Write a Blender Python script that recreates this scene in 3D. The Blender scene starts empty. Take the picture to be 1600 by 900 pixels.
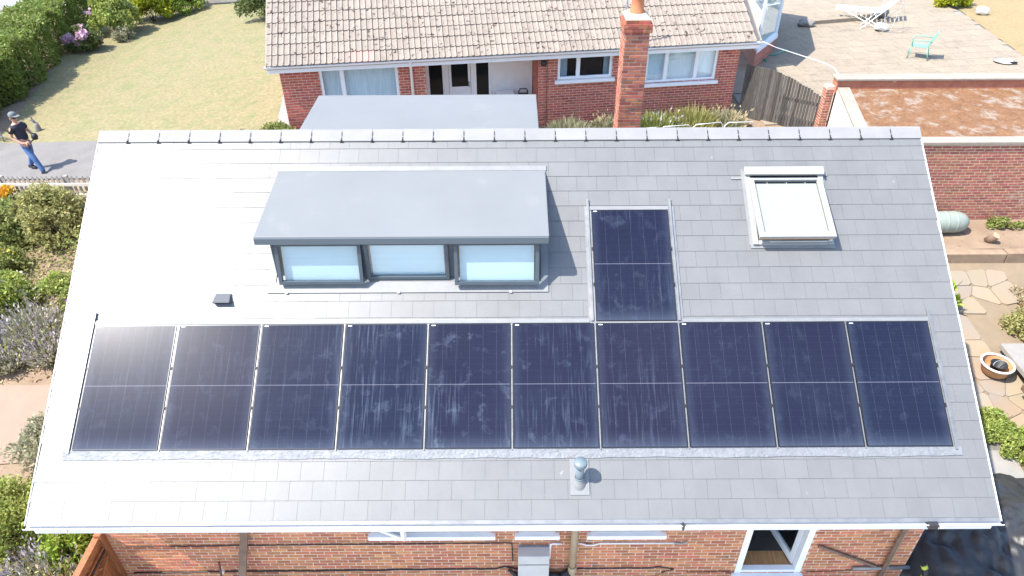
import bpy, math, random
import numpy as np
from mathutils import Matrix, Vector
random.seed(7); rng = np.random.default_rng(7)
R = math.radians
scene = bpy.context.scene
col = scene.collection

# ------------------------------------------------------------------ camera
CAM = Vector((5.845, -6.497, 10.432))
pit, yaw, roll = R(36.356), R(-0.037), R(-0.322)
fw = Vector((math.sin(yaw)*math.cos(pit), math.cos(yaw)*math.cos(pit), -math.sin(pit)))
rt = Vector((math.cos(yaw), -math.sin(yaw), 0)); up = rt.cross(fw)
r2 = rt*math.cos(roll) + up*math.sin(roll); u2 = -rt*math.sin(roll) + up*math.cos(roll)
cd = bpy.data.cameras.new('camera'); cam = bpy.data.objects.new('camera', cd); col.objects.link(cam)
cam.matrix_world = Matrix(((r2.x, u2.x, -fw.x, CAM.x), (r2.y, u2.y, -fw.y, CAM.y), (r2.z, u2.z, -fw.z, CAM.z), (0, 0, 0, 1)))
cd.sensor_width = 36.0; cd.lens = 36.0*1133.57/1600.0; cd.clip_end = 2000; cd.clip_start = .1
scene.camera = cam

# ------------------------------------------------------------------ light
SUN_EL = R(57.5); SUN_XY = Vector((-0.955, -0.296))          # towards the sun
w = bpy.data.worlds.new('World'); scene.world = w; w.use_nodes = True
nt = w.node_tree; sky = nt.nodes.new('ShaderNodeTexSky'); sky.sky_type = 'NISHITA'; sky.sun_disc = False
sky.sun_elevation = SUN_EL; sky.sun_rotation = math.atan2(SUN_XY.x, SUN_XY.y); sky.air_density = 1.0; sky.dust_density = .8; sky.ozone_density = 1.5
nt.links.new(sky.outputs[0], nt.nodes['Background'].inputs[0]); nt.nodes['Background'].inputs[1].default_value = 0.15
sd = bpy.data.lights.new('sun', 'SUN'); sd.energy = 3.2; sd.angle = R(0.55); sd.color = (1.0, 0.955, 0.88)
so = bpy.data.objects.new('sun', sd); col.objects.link(so)
sv = Vector((SUN_XY.x*math.cos(SUN_EL), SUN_XY.y*math.cos(SUN_EL), math.sin(SUN_EL)))
so.rotation_euler = sv.to_track_quat('Z', 'Y').to_euler(); so.location = (-20, -10, 30)
vs = scene.view_settings; vs.view_transform = 'Standard'; vs.look = 'None'; vs.exposure = 1.62; vs.gamma = 1.0; vs.use_curve_mapping = False
scene.render.resolution_x = 1024; scene.render.resolution_y = 576
try:
    scene.cycles.max_bounces = 8; scene.cycles.transparent_max_bounces = 32
except Exception: pass

# ------------------------------------------------------------------ materials
MATS = {}
def pm(name, c1, c2=None, scale=4.0, rough=.6, bump=0., bscale=60., rnd=0., metal=0., spec=.5, coat=0., hue=0.,
       spots=None, spot_scale=30., spot_t=.66, stretch=None, rvar=0., trans=0., detail=6, soft=.06, grain=0., gscale=45.):
    if name in MATS: return MATS[name]
    m = bpy.data.materials.new(name); m.use_nodes = True; N = m.node_tree.nodes; L = m.node_tree.links
    b = N['Principled BSDF']; geo = N.new('ShaderNodeNewGeometry')
    vec = geo.outputs['Position']
    if stretch:
        mp = N.new('ShaderNodeMapping'); mp.inputs['Scale'].default_value = stretch; L.new(vec, mp.inputs[0]); vec = mp.outputs[0]
    def noise(s, d=detail, v=None):
        n = N.new('ShaderNodeTexNoise'); n.inputs['Scale'].default_value = s; n.inputs['Detail'].default_value = d; n.inputs['Roughness'].default_value = .62
        L.new(v or vec, n.inputs['Vector']); return n.outputs['Fac']
    def mix(a, bb, f):
        x = N.new('ShaderNodeMix'); x.data_type = 'RGBA'
        for sock, val in ((x.inputs[6], a), (x.inputs[7], bb)):
            if isinstance(val, tuple): sock.default_value = (*val, 1)
            else: L.new(val, sock)
        if isinstance(f, float): x.inputs[0].default_value = f
        else: L.new(f, x.inputs[0])
        return x.outputs[2]
    def ramp(v, lo, hi):
        r = N.new('ShaderNodeMapRange'); r.inputs[1].default_value = lo; r.inputs[2].default_value = hi; L.new(v, r.inputs[0]); return r.outputs[0]
    out = c1
    if c2: out = mix(c1, c2, ramp(noise(scale), .35, .65))
    if spots: out = mix(out if not isinstance(out, tuple) else out, spots, ramp(noise(spot_scale, max(4, detail)), spot_t, spot_t+soft))
    if grain:
        gr = N.new('ShaderNodeMapRange'); gr.inputs[1].default_value = .3; gr.inputs[2].default_value = .7; gr.inputs[3].default_value = 1-grain; gr.inputs[4].default_value = 1+grain; L.new(noise(gscale, 6), gr.inputs[0])
        h0 = N.new('ShaderNodeHueSaturation'); L.new(gr.outputs[0], h0.inputs['Value'])
        if isinstance(out, tuple): h0.inputs['Color'].default_value = (*out, 1)
        else: L.new(out, h0.inputs['Color'])
        out = h0.outputs[0]
    if rnd or hue:
        oi = N.new('ShaderNodeObjectInfo'); ad = N.new('ShaderNodeMath'); ad.operation = 'ADD'
        L.new(oi.outputs['Random'], ad.inputs[0]); L.new(geo.outputs['Random Per Island'], ad.inputs[1])
        fr = N.new('ShaderNodeMath'); fr.operation = 'FRACT'; L.new(ad.outputs[0], fr.inputs[0])
        hs = N.new('ShaderNodeHueSaturation')
        if isinstance(out, tuple): hs.inputs['Color'].default_value = (*out, 1)
        else: L.new(out, hs.inputs['Color'])
        r = N.new('ShaderNodeMapRange'); r.inputs[3].default_value = 1-rnd; r.inputs[4].default_value = 1+rnd; L.new(fr.outputs[0], r.inputs[0]); L.new(r.outputs[0], hs.inputs['Value'])
        if hue:
            ml = N.new('ShaderNodeMath'); ml.operation = 'MULTIPLY'; ml.inputs[1].default_value = 7.13; L.new(fr.outputs[0], ml.inputs[0])
            f2 = N.new('ShaderNodeMath'); f2.operation = 'FRACT'; L.new(ml.outputs[0], f2.inputs[0])
            r = N.new('ShaderNodeMapRange'); r.inputs[3].default_value = .5-hue; r.inputs[4].default_value = .5+hue; L.new(f2.outputs[0], r.inputs[0]); L.new(r.outputs[0], hs.inputs['Hue'])
        out = hs.outputs[0]
    if isinstance(out, tuple): b.inputs['Base Color'].default_value = (*out, 1)
    else: L.new(out, b.inputs['Base Color'])
    b.inputs['Roughness'].default_value = rough; b.inputs['Metallic'].default_value = metal
    if rvar:
        r = N.new('ShaderNodeMapRange'); r.inputs[1].default_value = .3; r.inputs[2].default_value = .7; r.inputs[3].default_value = rough-rvar; r.inputs[4].default_value = rough+rvar
        L.new(noise(6, 5), r.inputs[0]); L.new(r.outputs[0], b.inputs['Roughness'])
    b.inputs['Specular IOR Level'].default_value = spec
    b.inputs['Coat Weight'].default_value = coat; b.inputs['Coat Roughness'].default_value = .08
    if bump:
        bp = N.new('ShaderNodeBump'); bp.inputs['Strength'].default_value = bump; bp.inputs['Distance'].default_value = .02
        L.new(noise(bscale, 5), bp.inputs['Height']); L.new(bp.outputs[0], b.inputs['Normal'])
    if trans:
        t = N.new('ShaderNodeBsdfTranslucent'); mx = N.new('ShaderNodeMixShader'); mx.inputs[0].default_value = trans
        if isinstance(out, tuple): t.inputs[0].default_value = (*out, 1)
        else: L.new(out, t.inputs[0])
        L.new(b.outputs[0], mx.inputs[1]); L.new(t.outputs[0], mx.inputs[2]); L.new(mx.outputs[0], N['Material Output'].inputs[0])
    MATS[name] = m; return m

def glass_mat(name, tint=(.9, .97, 1), rough=.01, base=.12):
    m = bpy.data.materials.new(name); m.use_nodes = True; N = m.node_tree.nodes; L = m.node_tree.links
    N.remove(N['Principled BSDF'])
    t = N.new('ShaderNodeBsdfTransparent'); t.inputs[0].default_value = (*tint, 1)
    gl = N.new('ShaderNodeBsdfGlossy'); gl.inputs['Roughness'].default_value = rough; gl.inputs[0].default_value = (.95, .98, 1, 1)
    f = N.new('ShaderNodeLayerWeight'); f.inputs[0].default_value = .5
    pw = N.new('ShaderNodeMath'); pw.operation = 'POWER'; pw.inputs[1].default_value = 4.5; L.new(f.outputs['Facing'], pw.inputs[0])
    a = N.new('ShaderNodeMath'); a.operation = 'ADD'; a.inputs[1].default_value = base; a.use_clamp = True; L.new(pw.outputs[0], a.inputs[0])
    mx = N.new('ShaderNodeMixShader'); L.new(a.outputs[0], mx.inputs[0]); L.new(t.outputs[0], mx.inputs[1]); L.new(gl.outputs[0], mx.inputs[2])
    L.new(mx.outputs[0], N['Material Output'].inputs[0]); return m

M_slate = pm('slate', (.147, .146, .1435), (.164, .163, .159), 2.2, rough=.415, bump=.10, bscale=140, rnd=.03, spec=.58, spots=(.24, .24, .24), spot_scale=8, spot_t=.69, rvar=.03, stretch=(1, .6, 1))
M_deck = pm('roof_membrane', (.11, .11, .115), rough=.9)
M_ridge = pm('ridge_tile_concrete', (.215, .21, .208), (.245, .238, .232), 3, rough=.65, bump=.15, bscale=120, rnd=.05)
M_darkclip = pm('dark_plastic', (.03, .03, .033), rough=.5)
M_lead = pm('lead_flashing', (.175, .182, .192), (.225, .23, .237), 10, rough=.6, metal=.2, bump=.3, bscale=22, rvar=.1)
M_zinc = pm('galvanised_steel', (.21, .21, .21), (.28, .28, .275), 6, rough=.45, metal=.5, bump=.1)
M_leadflat = pm('weathered_lead', (.19, .193, .195), (.225, .225, .225), 5, rough=.55, metal=.1, bump=.1)
M_grp = pm('grey_grp_roofing', (.174, .180, .183), (.187, .193, .195), .8, rough=.6, spec=.3, bump=.05, bscale=160, spots=(.199, .204, .205), spot_scale=1.6, spot_t=.6, soft=.1)
M_anth = pm('anthracite_frame', (.058, .078, .098), (.07, .09, .108), 3, rough=.34, spec=.5)
M_white = pm('white_upvc', (.80, .81, .82), (.74, .76, .77), 3, rough=.35)
M_cream = pm('cream_aluminium', (.285, .285, .275), (.32, .318, .305), 4, rough=.5)
M_glass = glass_mat('window_glass', (.92, .98, 1.0), base=.08)
M_glassd = glass_mat('dark_window_glass', (.8, .85, .88), base=.04)
M_blind = pm('white_blind', (.64, .70, .71), (.59, .655, .67), 2, rough=.8, stretch=(.3, 1, 14))
M_curtain = pm('net_curtain', (.80, .84, .86), (.62, .67, .70), 9, rough=.9, stretch=(4, 4, .2))
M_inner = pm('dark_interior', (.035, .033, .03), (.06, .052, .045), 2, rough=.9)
M_gutter = pm('white_gutter', (.80, .80, .80), (.72, .73, .74), 2, rough=.3)
M_brickF = pm('orange_red_brick', (.50, .195, .088), (.40, .142, .068), 9, rough=.85, bump=.3, bscale=90, rnd=.26, hue=.014, spots=(.20, .115, .085), spot_scale=2.6, spot_t=.64)
M_brickC = pm('chimney_brick', (.42, .135, .072), (.27, .088, .056), 7, rough=.85, bump=.4, bscale=70, rnd=.32, hue=.016, spots=(.14, .09, .072), spot_scale=4, spot_t=.60)
M_brickB = pm('bungalow_brick', (.45, .115, .075), (.36, .09, .062), 8, rough=.85, bump=.3, bscale=90, rnd=.22, hue=.01)
M_brickG = pm('garage_brick', (.37, .135, .085), (.28, .095, .063), 5, rough=.85, bump=.35, bscale=90, rnd=.24, hue=.014, spots=(.42, .29, .23), spot_scale=1.6, spot_t=.6, soft=.12)
M_mortar = pm('mortar', (.66, .51, .38), (.56, .43, .32), 8, rough=.95, bump=.3, bscale=120)
M_mortarB = pm('pink_mortar', (.60, .42, .34), (.52, .36, .29), 8, rough=.95, bump=.3, bscale=120)
M_tile = pm('concrete_roof_tile', (.236, .195, .16), (.278, .232, .19), 5, rough=.9, bump=.35, bscale=50, rnd=.07, spots=(.055, .038, .03), spot_scale=7.5, spot_t=.585)
M_pot = pm('terracotta', (.52, .19, .085), (.43, .15, .07), 6, rough=.8, bump=.1)
M_stonecap = pm('mortar_flaunching', (.50, .40, .30), (.42, .34, .26), 6, rough=.95, bump=.3)
M_moss = pm('mossy_felt', (.16, .072, .03), (.215, .108, .048), 3.5, rough=.95, bump=.8, bscale=30, spots=(.255, .195, .145), spot_scale=2.4, spot_t=.52, detail=13, soft=.09, grain=.32, gscale=16)
M_coping = pm('pale_coping', (.28, .235, .19), (.33, .285, .235), 4, rough=.95, bump=.3)
M_render = pm('white_render', (.78, .77, .75), (.7, .69, .67), 2, rough=.8)
M_oldwood = pm('weathered_wood', (.058, .05, .044), (.115, .103, .09), 6, rough=.9, bump=.5, bscale=40, rnd=.38, stretch=(8, 8, .7))
M_greywood = pm('grey_wood', (.27, .25, .225), (.34, .315, .285), 6, rough=.9, bump=.3, rnd=.18)
M_orangewood = pm('stained_timber', (.36, .135, .045), (.24, .08, .028), 5, rough=.6, bump=.3, rnd=.18, stretch=(6, 6, .7))
M_brownwood = pm('brown_timber', (.135, .085, .058), (.2, .13, .09), 5, rough=.8, bump=.3, rnd=.1)
M_rawwood = pm('pale_timber', (.46, .30, .175), (.54, .38, .24), 5, rough=.8, bump=.2)
M_floorwood = pm('oak_floor', (.34, .17, .065), (.48, .27, .12), 3, rough=.4, stretch=(12, 1, 1))
M_bluegrey = pm('blue_grey_pvc', (.135, .175, .195), (.155, .195, .215), 3, rough=.38)
M_brownpipe = pm('beige_pipe', (.36, .29, .19), (.30, .235, .15), 4, rough=.45)
M_black = pm('black_rubber', (.018, .018, .02), rough=.55)
M_blackcable = pm('black_cable', (.03, .022, .02), rough=.7)
M_whitepaint = pm('white_paint', (.78, .78, .77), rough=.5)
M_greyfelt = pm('grey_flashing_felt', (.10, .10, .10), (.22, .22, .22), 30, rough=.95, bump=.4)
M_soil = pm('dry_soil', (.27, .195, .13), (.215, .15, .10), 1.6, rough=1, bump=.7, bscale=25, spots=(.155, .108, .072), spot_scale=6, spot_t=.6)
M_lawn = pm('dry_lawn', (.208, .180, .088), (.226, .186, .098), 1.4, rough=1, bump=.5, bscale=40, spots=(.172, .172, .075), spot_scale=1.6, spot_t=.46, detail=10, soft=.2, grain=.24, gscale=9)
M_sandlawn = pm('parched_lawn', (.285, .207, .103), (.26, .192, .095), .9, rough=1, bump=.5, bscale=60, spots=(.21, .185, .08), spot_scale=.9, spot_t=.52, soft=.2, grain=.15, gscale=9)
M_tarmac = pm('pale_tarmac', (.155, .143, .134), (.18, .167, .155), 1.2, rough=.95, bump=.4, bscale=90, grain=.12, gscale=25)
M_road = pm('road_surface', (.25, .24, .225), (.23, .22, .21), 1, rough=.95)
M_pinkpath = pm('pinkish_path', (.29, .205, .15), (.26, .183, .137), 1.3, rough=.95, bump=.3, bscale=50)
M_slab = pm('patio_slab', (.29, .236, .172), (.262, .216, .16), 1.6, rough=.95, bump=.25, bscale=50, rnd=.05, spots=(.225, .182, .137), spot_scale=2, spot_t=.54, soft=.15, grain=.12, gscale=14)
M_crazy = pm('crazy_paving_stone', (.29, .215, .135), (.255, .215, .17), 1.1, rough=.95, bump=.3, bscale=40, rnd=.08, hue=.010)
M_conc = pm('concrete', (.28, .26, .235), (.23, .22, .20), 2.5, rough=.95, bump=.3)
M_paleconc = pm('pale_concrete', (.46, .43, .39), (.42, .39, .36), 2, rough=.95)
M_tarp = pm('black_polythene', (.022, .022, .024), (.035, .034, .034), 2, rough=.45, spec=.6, bump=.5, bscale=9)
M_tank = pm('pale_green_plastic', (.255, .29, .25), (.22, .255, .22), 3, rough=.65, spots=(.29, .315, .285), spot_scale=5, spot_t=.64)
M_hose = pm('green_hose', (.05, .26, .2), rough=.5)
M_greenchair = pm('pale_green_plastic_chair', (.20, .42, .31), rough=.45)
M_metalthin = pm('grey_metal', (.33, .33, .32), rough=.5, metal=.5)
M_hivis = pm('yellow_tape', (.45, .52, .06), rough=.5)
M_red = pm('red_plastic', (.5, .05, .03), rough=.5)
M_orange = pm('orange_plastic', (.50, .26, .12), (.44, .23, .105), 3, rough=.7)
M_stone = pm('grey_stone', (.25, .235, .22), (.19, .18, .17), 9, rough=.95, bump=.4)
def leafm(name, c, c2, rnd=.35, hue=.02, t=.35):
    return pm(name, c, c2, 1.3, rough=.55, rnd=rnd, hue=hue, trans=t, spec=.35)
L_hedge = leafm('hedge_leaf', (.155, .215, .04), (.205, .265, .055), t=.45)
L_yell = leafm('yellow_leaf', (.40, .40, .02), (.26, .32, .025))
L_mid = leafm('mid_green_leaf', (.245, .285, .075), (.31, .335, .11), t=.45)
L_olive = leafm('olive_leaf', (.33, .325, .11), (.40, .375, .15), t=.45)
L_dark = leafm('dark_leaf', (.10, .135, .038), (.14, .175, .055), t=.45)
L_bright = leafm('bright_leaf', (.31, .38, .08), (.38, .43, .12), t=.45)
L_lime = leafm('lime_leaf', (.30, .38, .05), (.22, .30, .04))
L_grey = leafm('grey_green_leaf', (.30, .31, .175), (.39, .375, .25), t=.45)
L_lav = leafm('lavender_flower', (.40, .36, .38), (.46, .415, .42), .3, .02, .2)
L_pink = leafm('pink_petal', (.62, .38, .50), (.70, .48, .58), .15, .01, .3)
L_white = leafm('cream_petal', (.70, .68, .52), (.62, .62, .4), .15, .01, .3)
L_orangef = leafm('orange_petal', (.70, .36, .02), (.75, .45, .03), .15, .01, .3)
L_purple = leafm('purple_petal', (.24, .09, .36), (.3, .13, .4), .15, .01, .3)
L_straw = leafm('straw', (.42, .33, .19), (.34, .27, .15), .3, .01, .2)
M_stem = pm('woody_stem', (.12, .085, .055), rough=.9)

# ------------------------------------------------------------------ object helpers
W = {}
def link(o, parent=None, Wm=None):
    Wm = Wm if Wm is not None else Matrix.Identity(4)
    col.objects.link(o); o.matrix_basis = Wm
    if parent is not None:
        o.parent = parent; o.matrix_parent_inverse = W[parent.name].inverted()
    W[o.name] = Wm.copy(); return o
def tag(o, label=None, cat=None, group=None, kind=None):
    if label: o['label'] = label
    if cat: o['category'] = cat
    if group: o['group'] = group
    if kind: o['kind'] = kind
    return o
def thing(name, label, cat, loc, group=None):
    o = bpy.data.objects.new(name, None); o.empty_display_size = .2
    link(o, None, Matrix.Translation(Vector(loc))); return tag(o, label, cat, group)
class MB:
    def __init__(s): s.v = []; s.f = []; s.smooth = set()
    def add(s, vs, fs, smooth=False):
        n = len(s.v); s.v += [tuple(v) for v in vs]
        for f in fs:
            if smooth: s.smooth.add(len(s.f))
            s.f.append(tuple(i+n for i in f))
        return s
    def hexa(s, p): return s.add(p, [(3, 2, 1, 0), (4, 5, 6, 7), (0, 1, 5, 4), (1, 2, 6, 5), (2, 3, 7, 6), (3, 0, 4, 7)])
    def box(s, a, b, M=None):
        x0, y0, z0 = a; x1, y1, z1 = b
        p = [(x0, y0, z0), (x1, y0, z0), (x1, y1, z0), (x0, y1, z0), (x0, y0, z1), (x1, y0, z1), (x1, y1, z1), (x0, y1, z1)]
        if M is not None: p = [M @ Vector(q) for q in p]
        return s.hexa(p)
    def bar(s, a, b, wd, hg=None, upv=(0, 0, 1)):
        a = Vector(a); b = Vector(b); d = (b-a).normalized(); hg = hg or wd; u = Vector(upv)
        if abs(d.dot(u)) > .98: u = Vector((0, 1, 0))
        x = d.cross(u).normalized()*wd/2; y = x.cross(d).normalized()*hg/2
        return s.hexa([a-x-y, a+x-y, a+x+y, a-x+y, b-x-y, b+x-y, b+x+y, b-x+y])
    def tube(s, pts, r, n=8, cap=True):
        pts = [Vector(p) for p in pts]; rs = r if isinstance(r, (list, tuple)) else [r]*len(pts); vs = []; fs = []
        d0 = (pts[1]-pts[0]).normalized(); ref = Vector((0, 0, 1)) if abs(d0.z) < .9 else Vector((1, 0, 0))
        for i, p in enumerate(pts):
            d = (pts[min(i+1, len(pts)-1)]-pts[max(i-1, 0)]).normalized()
            x = d.cross(ref)
            if x.length < 1e-4: x = d.cross(Vector((0, 1, 0)))
            x.normalize(); y = x.cross(d).normalized()
            for k in range(n):
                a = 2*math.pi*k/n; vs.append(p+x*math.cos(a)*rs[i]+y*math.sin(a)*rs[i])
        for i in range(len(pts)-1):
            for k in range(n): fs.append((i*n+k, i*n+(k+1) % n, (i+1)*n+(k+1) % n, (i+1)*n+k))
        s.add(vs, fs, True)
        if cap: m = len(s.v)-len(vs); s.f.append(tuple(m+k for k in range(n))[::-1]); s.f.append(tuple(m+(len(pts)-1)*n+k for k in range(n)))
        return s
    def lathe(s, c, prof, n=20, axis=None):
        c = Vector(c); vs = []; fs = []
        M = axis or Matrix.Identity(3)
        for r, z in prof:
            for k in range(n):
                a = 2*math.pi*k/n; vs.append(c + M @ Vector((r*math.cos(a), r*math.sin(a), z)))
        for i in range(len(prof)-1):
            for k in range(n): fs.append((i*n+k, i*n+(k+1) % n, (i+1)*n+(k+1) % n, (i+1)*n+k))
        s.add(vs, fs, True); return s
    def build(s, name, mat, parent=None, M=None, bevel=0., label=None):
        P = [Vector(v) for v in s.v]
        if M is not None: P = [M @ p for p in P]
        lo = Vector((min(p.x for p in P), min(p.y for p in P), min(p.z for p in P))); hi = Vector((max(p.x for p in P), max(p.y for p in P), max(p.z for p in P)))
        o0 = Vector(((lo.x+hi.x)/2, (lo.y+hi.y)/2, lo.z))
        me = bpy.data.meshes.new(name); me.from_pydata([p-o0 for p in P], [], s.f); me.materials.append(mat)
        if s.smooth:
            for i in s.smooth: me.polygons[i].use_smooth = True
        me.update()
        o = bpy.data.objects.new(name, me)
        if bevel:
            bv = o.modifiers.new('bevel', 'BEVEL'); bv.width = bevel; bv.segments = 2; bv.limit_method = 'ANGLE'; bv.angle_limit = R(40)
        link(o, parent, Matrix.Translation(o0))
        if label: o['label'] = label
        return o
def inst(name, me, Mx, parent):
    o = bpy.data.objects.new(name, me); return link(o, parent, Mx)
def boxpart(name, a, b, mat, parent, M=None, bevel=0.): return MB().box(a, b, M).build(name, mat, parent, bevel=bevel)

def g(x, y):
    zb = 1.65 if x > -.5 else max(.15, 1.65-.147*(-.5-x))
    t = min(1, max(0, (y-1)/11.5)); return -.4+t*(zb+.4)

# ------------------------------------------------------------------ foliage
def leaf_mesh(name, centers, size, flat=.0, asp=.5, upbias=0., dirs=None):
    n = len(centers); c = np.asarray(centers, float)
    if dirs is None:
        d = rng.normal(size=(n, 3)); d[:, 2] = d[:, 2]*(1-flat)+upbias
    else: d = dirs
    d /= np.linalg.norm(d, axis=1)[:, None]+1e-9
    q = rng.normal(size=(n, 3)); q -= (q*d).sum(1)[:, None]*d; q /= np.linalg.norm(q, axis=1)[:, None]+1e-9
    s = size*rng.uniform(.6, 1.3, n)[:, None]
    nn = np.cross(d, q)
    v = np.stack([c-d*s*.5, c+q*s*asp*.5+nn*s*.08, c+d*s*.5, c-q*s*asp*.5+nn*s*.08], 1).reshape(-1, 3)
    me = bpy.data.meshes.new(name); me.vertices.add(4*n); me.vertices.foreach_set('co', v.ravel())
    me.loops.add(4*n); me.loops.foreach_set('vertex_index', np.arange(4*n, dtype=np.int32))
    me.polygons.add(n); me.polygons.foreach_set('loop_start', np.arange(0, 4*n, 4, dtype=np.int32))
    me.update(calc_edges=True); return me
def clump_points(n, c, r, nclump=14, spread=.3, bottom=.15):
    """points in clumps over an ellipsoid standing on c, with gaps between the clumps"""
    c = np.array(c, float); r = np.array(r, float)
    d = rng.normal(size=(nclump, 3)); d /= np.linalg.norm(d, axis=1)[:, None]; d[:, 2] = np.abs(d[:, 2])*1.15-bottom
    cc = c+np.array([0, 0, r[2]*.48])+d*r*rng.uniform(.45, .86, (nclump, 1))*np.array([1, 1, .62])
    k = rng.integers(0, nclump, n); o = rng.normal(size=(n, 3)); o /= np.linalg.norm(o, axis=1)[:, None]
    sz = rng.uniform(.7, 1.25, nclump)[k][:, None]
    p = cc[k]+o*rng.uniform(.25, 1, (n, 1))**.5*spread*r.mean()*sz
    p[:, 2] = np.maximum(p[:, 2], c[2]+.02); return p
def foliage(name, pts, size, mat, parent, **kw):
    o0 = Vector(pts.mean(0)); o0.z = pts[:, 2].min()
    me = leaf_mesh(name, pts-np.array(o0), size, **kw); me.materials.append(mat)
    o = bpy.data.objects.new(name, me); return link(o, parent, Matrix.Translation(o0))
def stems(parent, c, r, n=7, rad=.018, mat=None, name='stem'):
    m = MB(); c = Vector(c)
    for i in range(n):
        a = random.uniform(0, 6.28); k = random.uniform(.25, .75)
        tip = c+Vector((math.cos(a)*r[0]*k, math.sin(a)*r[1]*k, r[2]*random.uniform(.5, .85)))
        m.tube([c+Vector((math.cos(a)*.04, math.sin(a)*.04, -.05)), c.lerp(tip, .5)+Vector((0, 0, r[2]*.08)), tip], [rad, rad*.7, rad*.3], 6)
    return m.build(name, mat or M_stem, parent)
def shrub(name, label, x, y, r, n, size, mat, cat='shrub', group=None, nclump=16, spread=.3, flowers=None, z=None, asp=.55, stem=True, bottom=.62):
    zz = g(x, y) if z is None else z
    t = thing(name, label, cat, (x, y, zz), group)
    n = int(n*1.5); pts = clump_points(n, (x, y, zz), r, int(nclump*1.25), spread, bottom)
    foliage('foliage', pts, size, mat, t, asp=asp)
    if stem: stems(t, (x, y, zz), r, 8)
    if flowers:
        fm, fn, fs, ftop = flowers
        c = clump_points(fn, (x, y, zz), (r[0]*1.03, r[1]*1.03, r[2]*1.06), max(6, nclump//2), spread*.8, bottom)
        c = c[c[:, 2] > zz+ftop*r[2]]
        foliage('blossom', c, fs, fm, t, asp=.9)
    return t
def tuft(name, label, x, y, r, h, n, mat, cat='plant', group=None, flower=None, z=None, wid=.05, lean=.6):
    """upright blades fanning out of the ground (lavender, grasses)"""
    zz = g(x, y) if z is None else z
    t = thing(name, label, cat, (x, y, zz), group)
    a = rng.uniform(0, 6.28, n); k = np.sqrt(rng.uniform(0, 1, n))
    base = np.stack([x+np.cos(a)*k*r[0]*.7, y+np.sin(a)*k*r[1]*.7, np.full(n, zz)], 1)
    d = np.stack([np.cos(a)*k*lean, np.sin(a)*k*lean, np.ones(n)], 1)+rng.normal(size=(n, 3))*.22; d[:, 2] = np.abs(d[:, 2])
    hh = h*rng.uniform(.45, 1.05, n)*(1-.35*k)
    f = rng.uniform(.35, .7, n)[:, None]
    foliage('foliage', base+d*hh[:, None]*f, h*.5, mat, t, asp=wid/h*2, dirs=d.copy())
    if flower:
        fm, fn, fs = flower; i = rng.integers(0, n, fn)
        foliage('blossom', base[i]+d[i]*hh[i][:, None]*rng.uniform(.85, 1.1, (fn, 1)), fs, fm, t, asp=.45, dirs=d[i]+rng.normal(size=(fn, 3))*.3)
    return t

# ------------------------------------------------------------------ ground and surfaces
def sheet(name, poly_fn, x0, x1, y0, y1, step, mat, off=.0, kind='structure', zfn=None):
    nx = max(1, int(round((x1-x0)/step))); ny = max(1, int(round((y1-y0)/step))); zf = zfn or g; m = MB(); idx = {}
    def vid(i, j):
        if (i, j) not in idx:
            x = x0+(x1-x0)*i/nx; y = y0+(y1-y0)*j/ny; X, Y = poly_fn(x, y) if poly_fn else (x, y)
            idx[(i, j)] = len(m.v); m.v.append((X, Y, zf(X, Y)+off))
        return idx[(i, j)]
    for i in range(nx):
        for j in range(ny): m.f.append((vid(i, j), vid(i+1, j), vid(i+1, j+1), vid(i, j+1)))
    o = m.build(name, mat); tag(o, kind=kind); return o
m = MB()
xs = [-400, -150, -60, -30]+[-24+.5*i for i in range(109)]+[40, 80, 200, 400]; ys = [-400, -100, -30]+[-10+.5*i for i in range(101)]+[60, 100, 200, 400]
for y in ys:
    for x in xs: m.v.append((x, y, g(x, y)))
for j in range(len(ys)-1):
    for i in range(len(xs)-1): a = j*len(xs)+i; m.f.append((a, a+1, a+1+len(xs), a+len(xs)))
tag(m.build('ground', M_soil), kind='structure')
def quadmap(p00, p10, p11, p01):
    def f(s, t): return (p00[0]*(1-s)*(1-t)+p10[0]*s*(1-t)+p11[0]*s*t+p01[0]*(1-s)*t, p00[1]*(1-s)*(1-t)+p10[1]*s*(1-t)+p11[1]*s*t+p01[1]*(1-s)*t)
    return f
def qsheet(name, q, mat, off, step=.04): return sheet(name, quadmap(*q), 0, 1, 0, 1, step, mat, off)
lawn = qsheet('lawn', ((-11.2, 15.75), (-.9, 12.7), (-1.6, 34), (-15.5, 34)), M_lawn, .03)
qsheet('road', ((-30, 22), (-15.2, 17), (-18.3, 44), (-44, 44)), M_road, .02)
qsheet('path', ((-14.5, 13.8), (-2.0, 11.0), (-2.0, 13.2), (-13.5, 16.35)), M_tarmac, .045)
qsheet('house_side_path', ((-.85, 12.3), (-.3, 12.2), (-1.9, 23.5), (-2.9, 23.5)), M_road, .06)
qsheet('garden_path', ((-9, 2.2), (-1.0, 2.6), (-1.0, 4.2), (-9, 4.5)), M_pinkpath, .03)
qsheet('back_lawn', ((24.05, 18.9), (40, 10), (46, 44), (24.7, 25.3)), M_sandlawn, .05)
qsheet('front_bounce_sheet', ((-.3, -9), (12.0, -9), (12.0, .1), (-.3, .1)), M_paleconc, .02, .1)  # unseen pale sheet, added to bounce light onto the front wall
qsheet('side_path', ((12.0, -2), (15.0, -2), (15.2, 3.0), (12.2, 3.0)), M_conc, .02)

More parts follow.
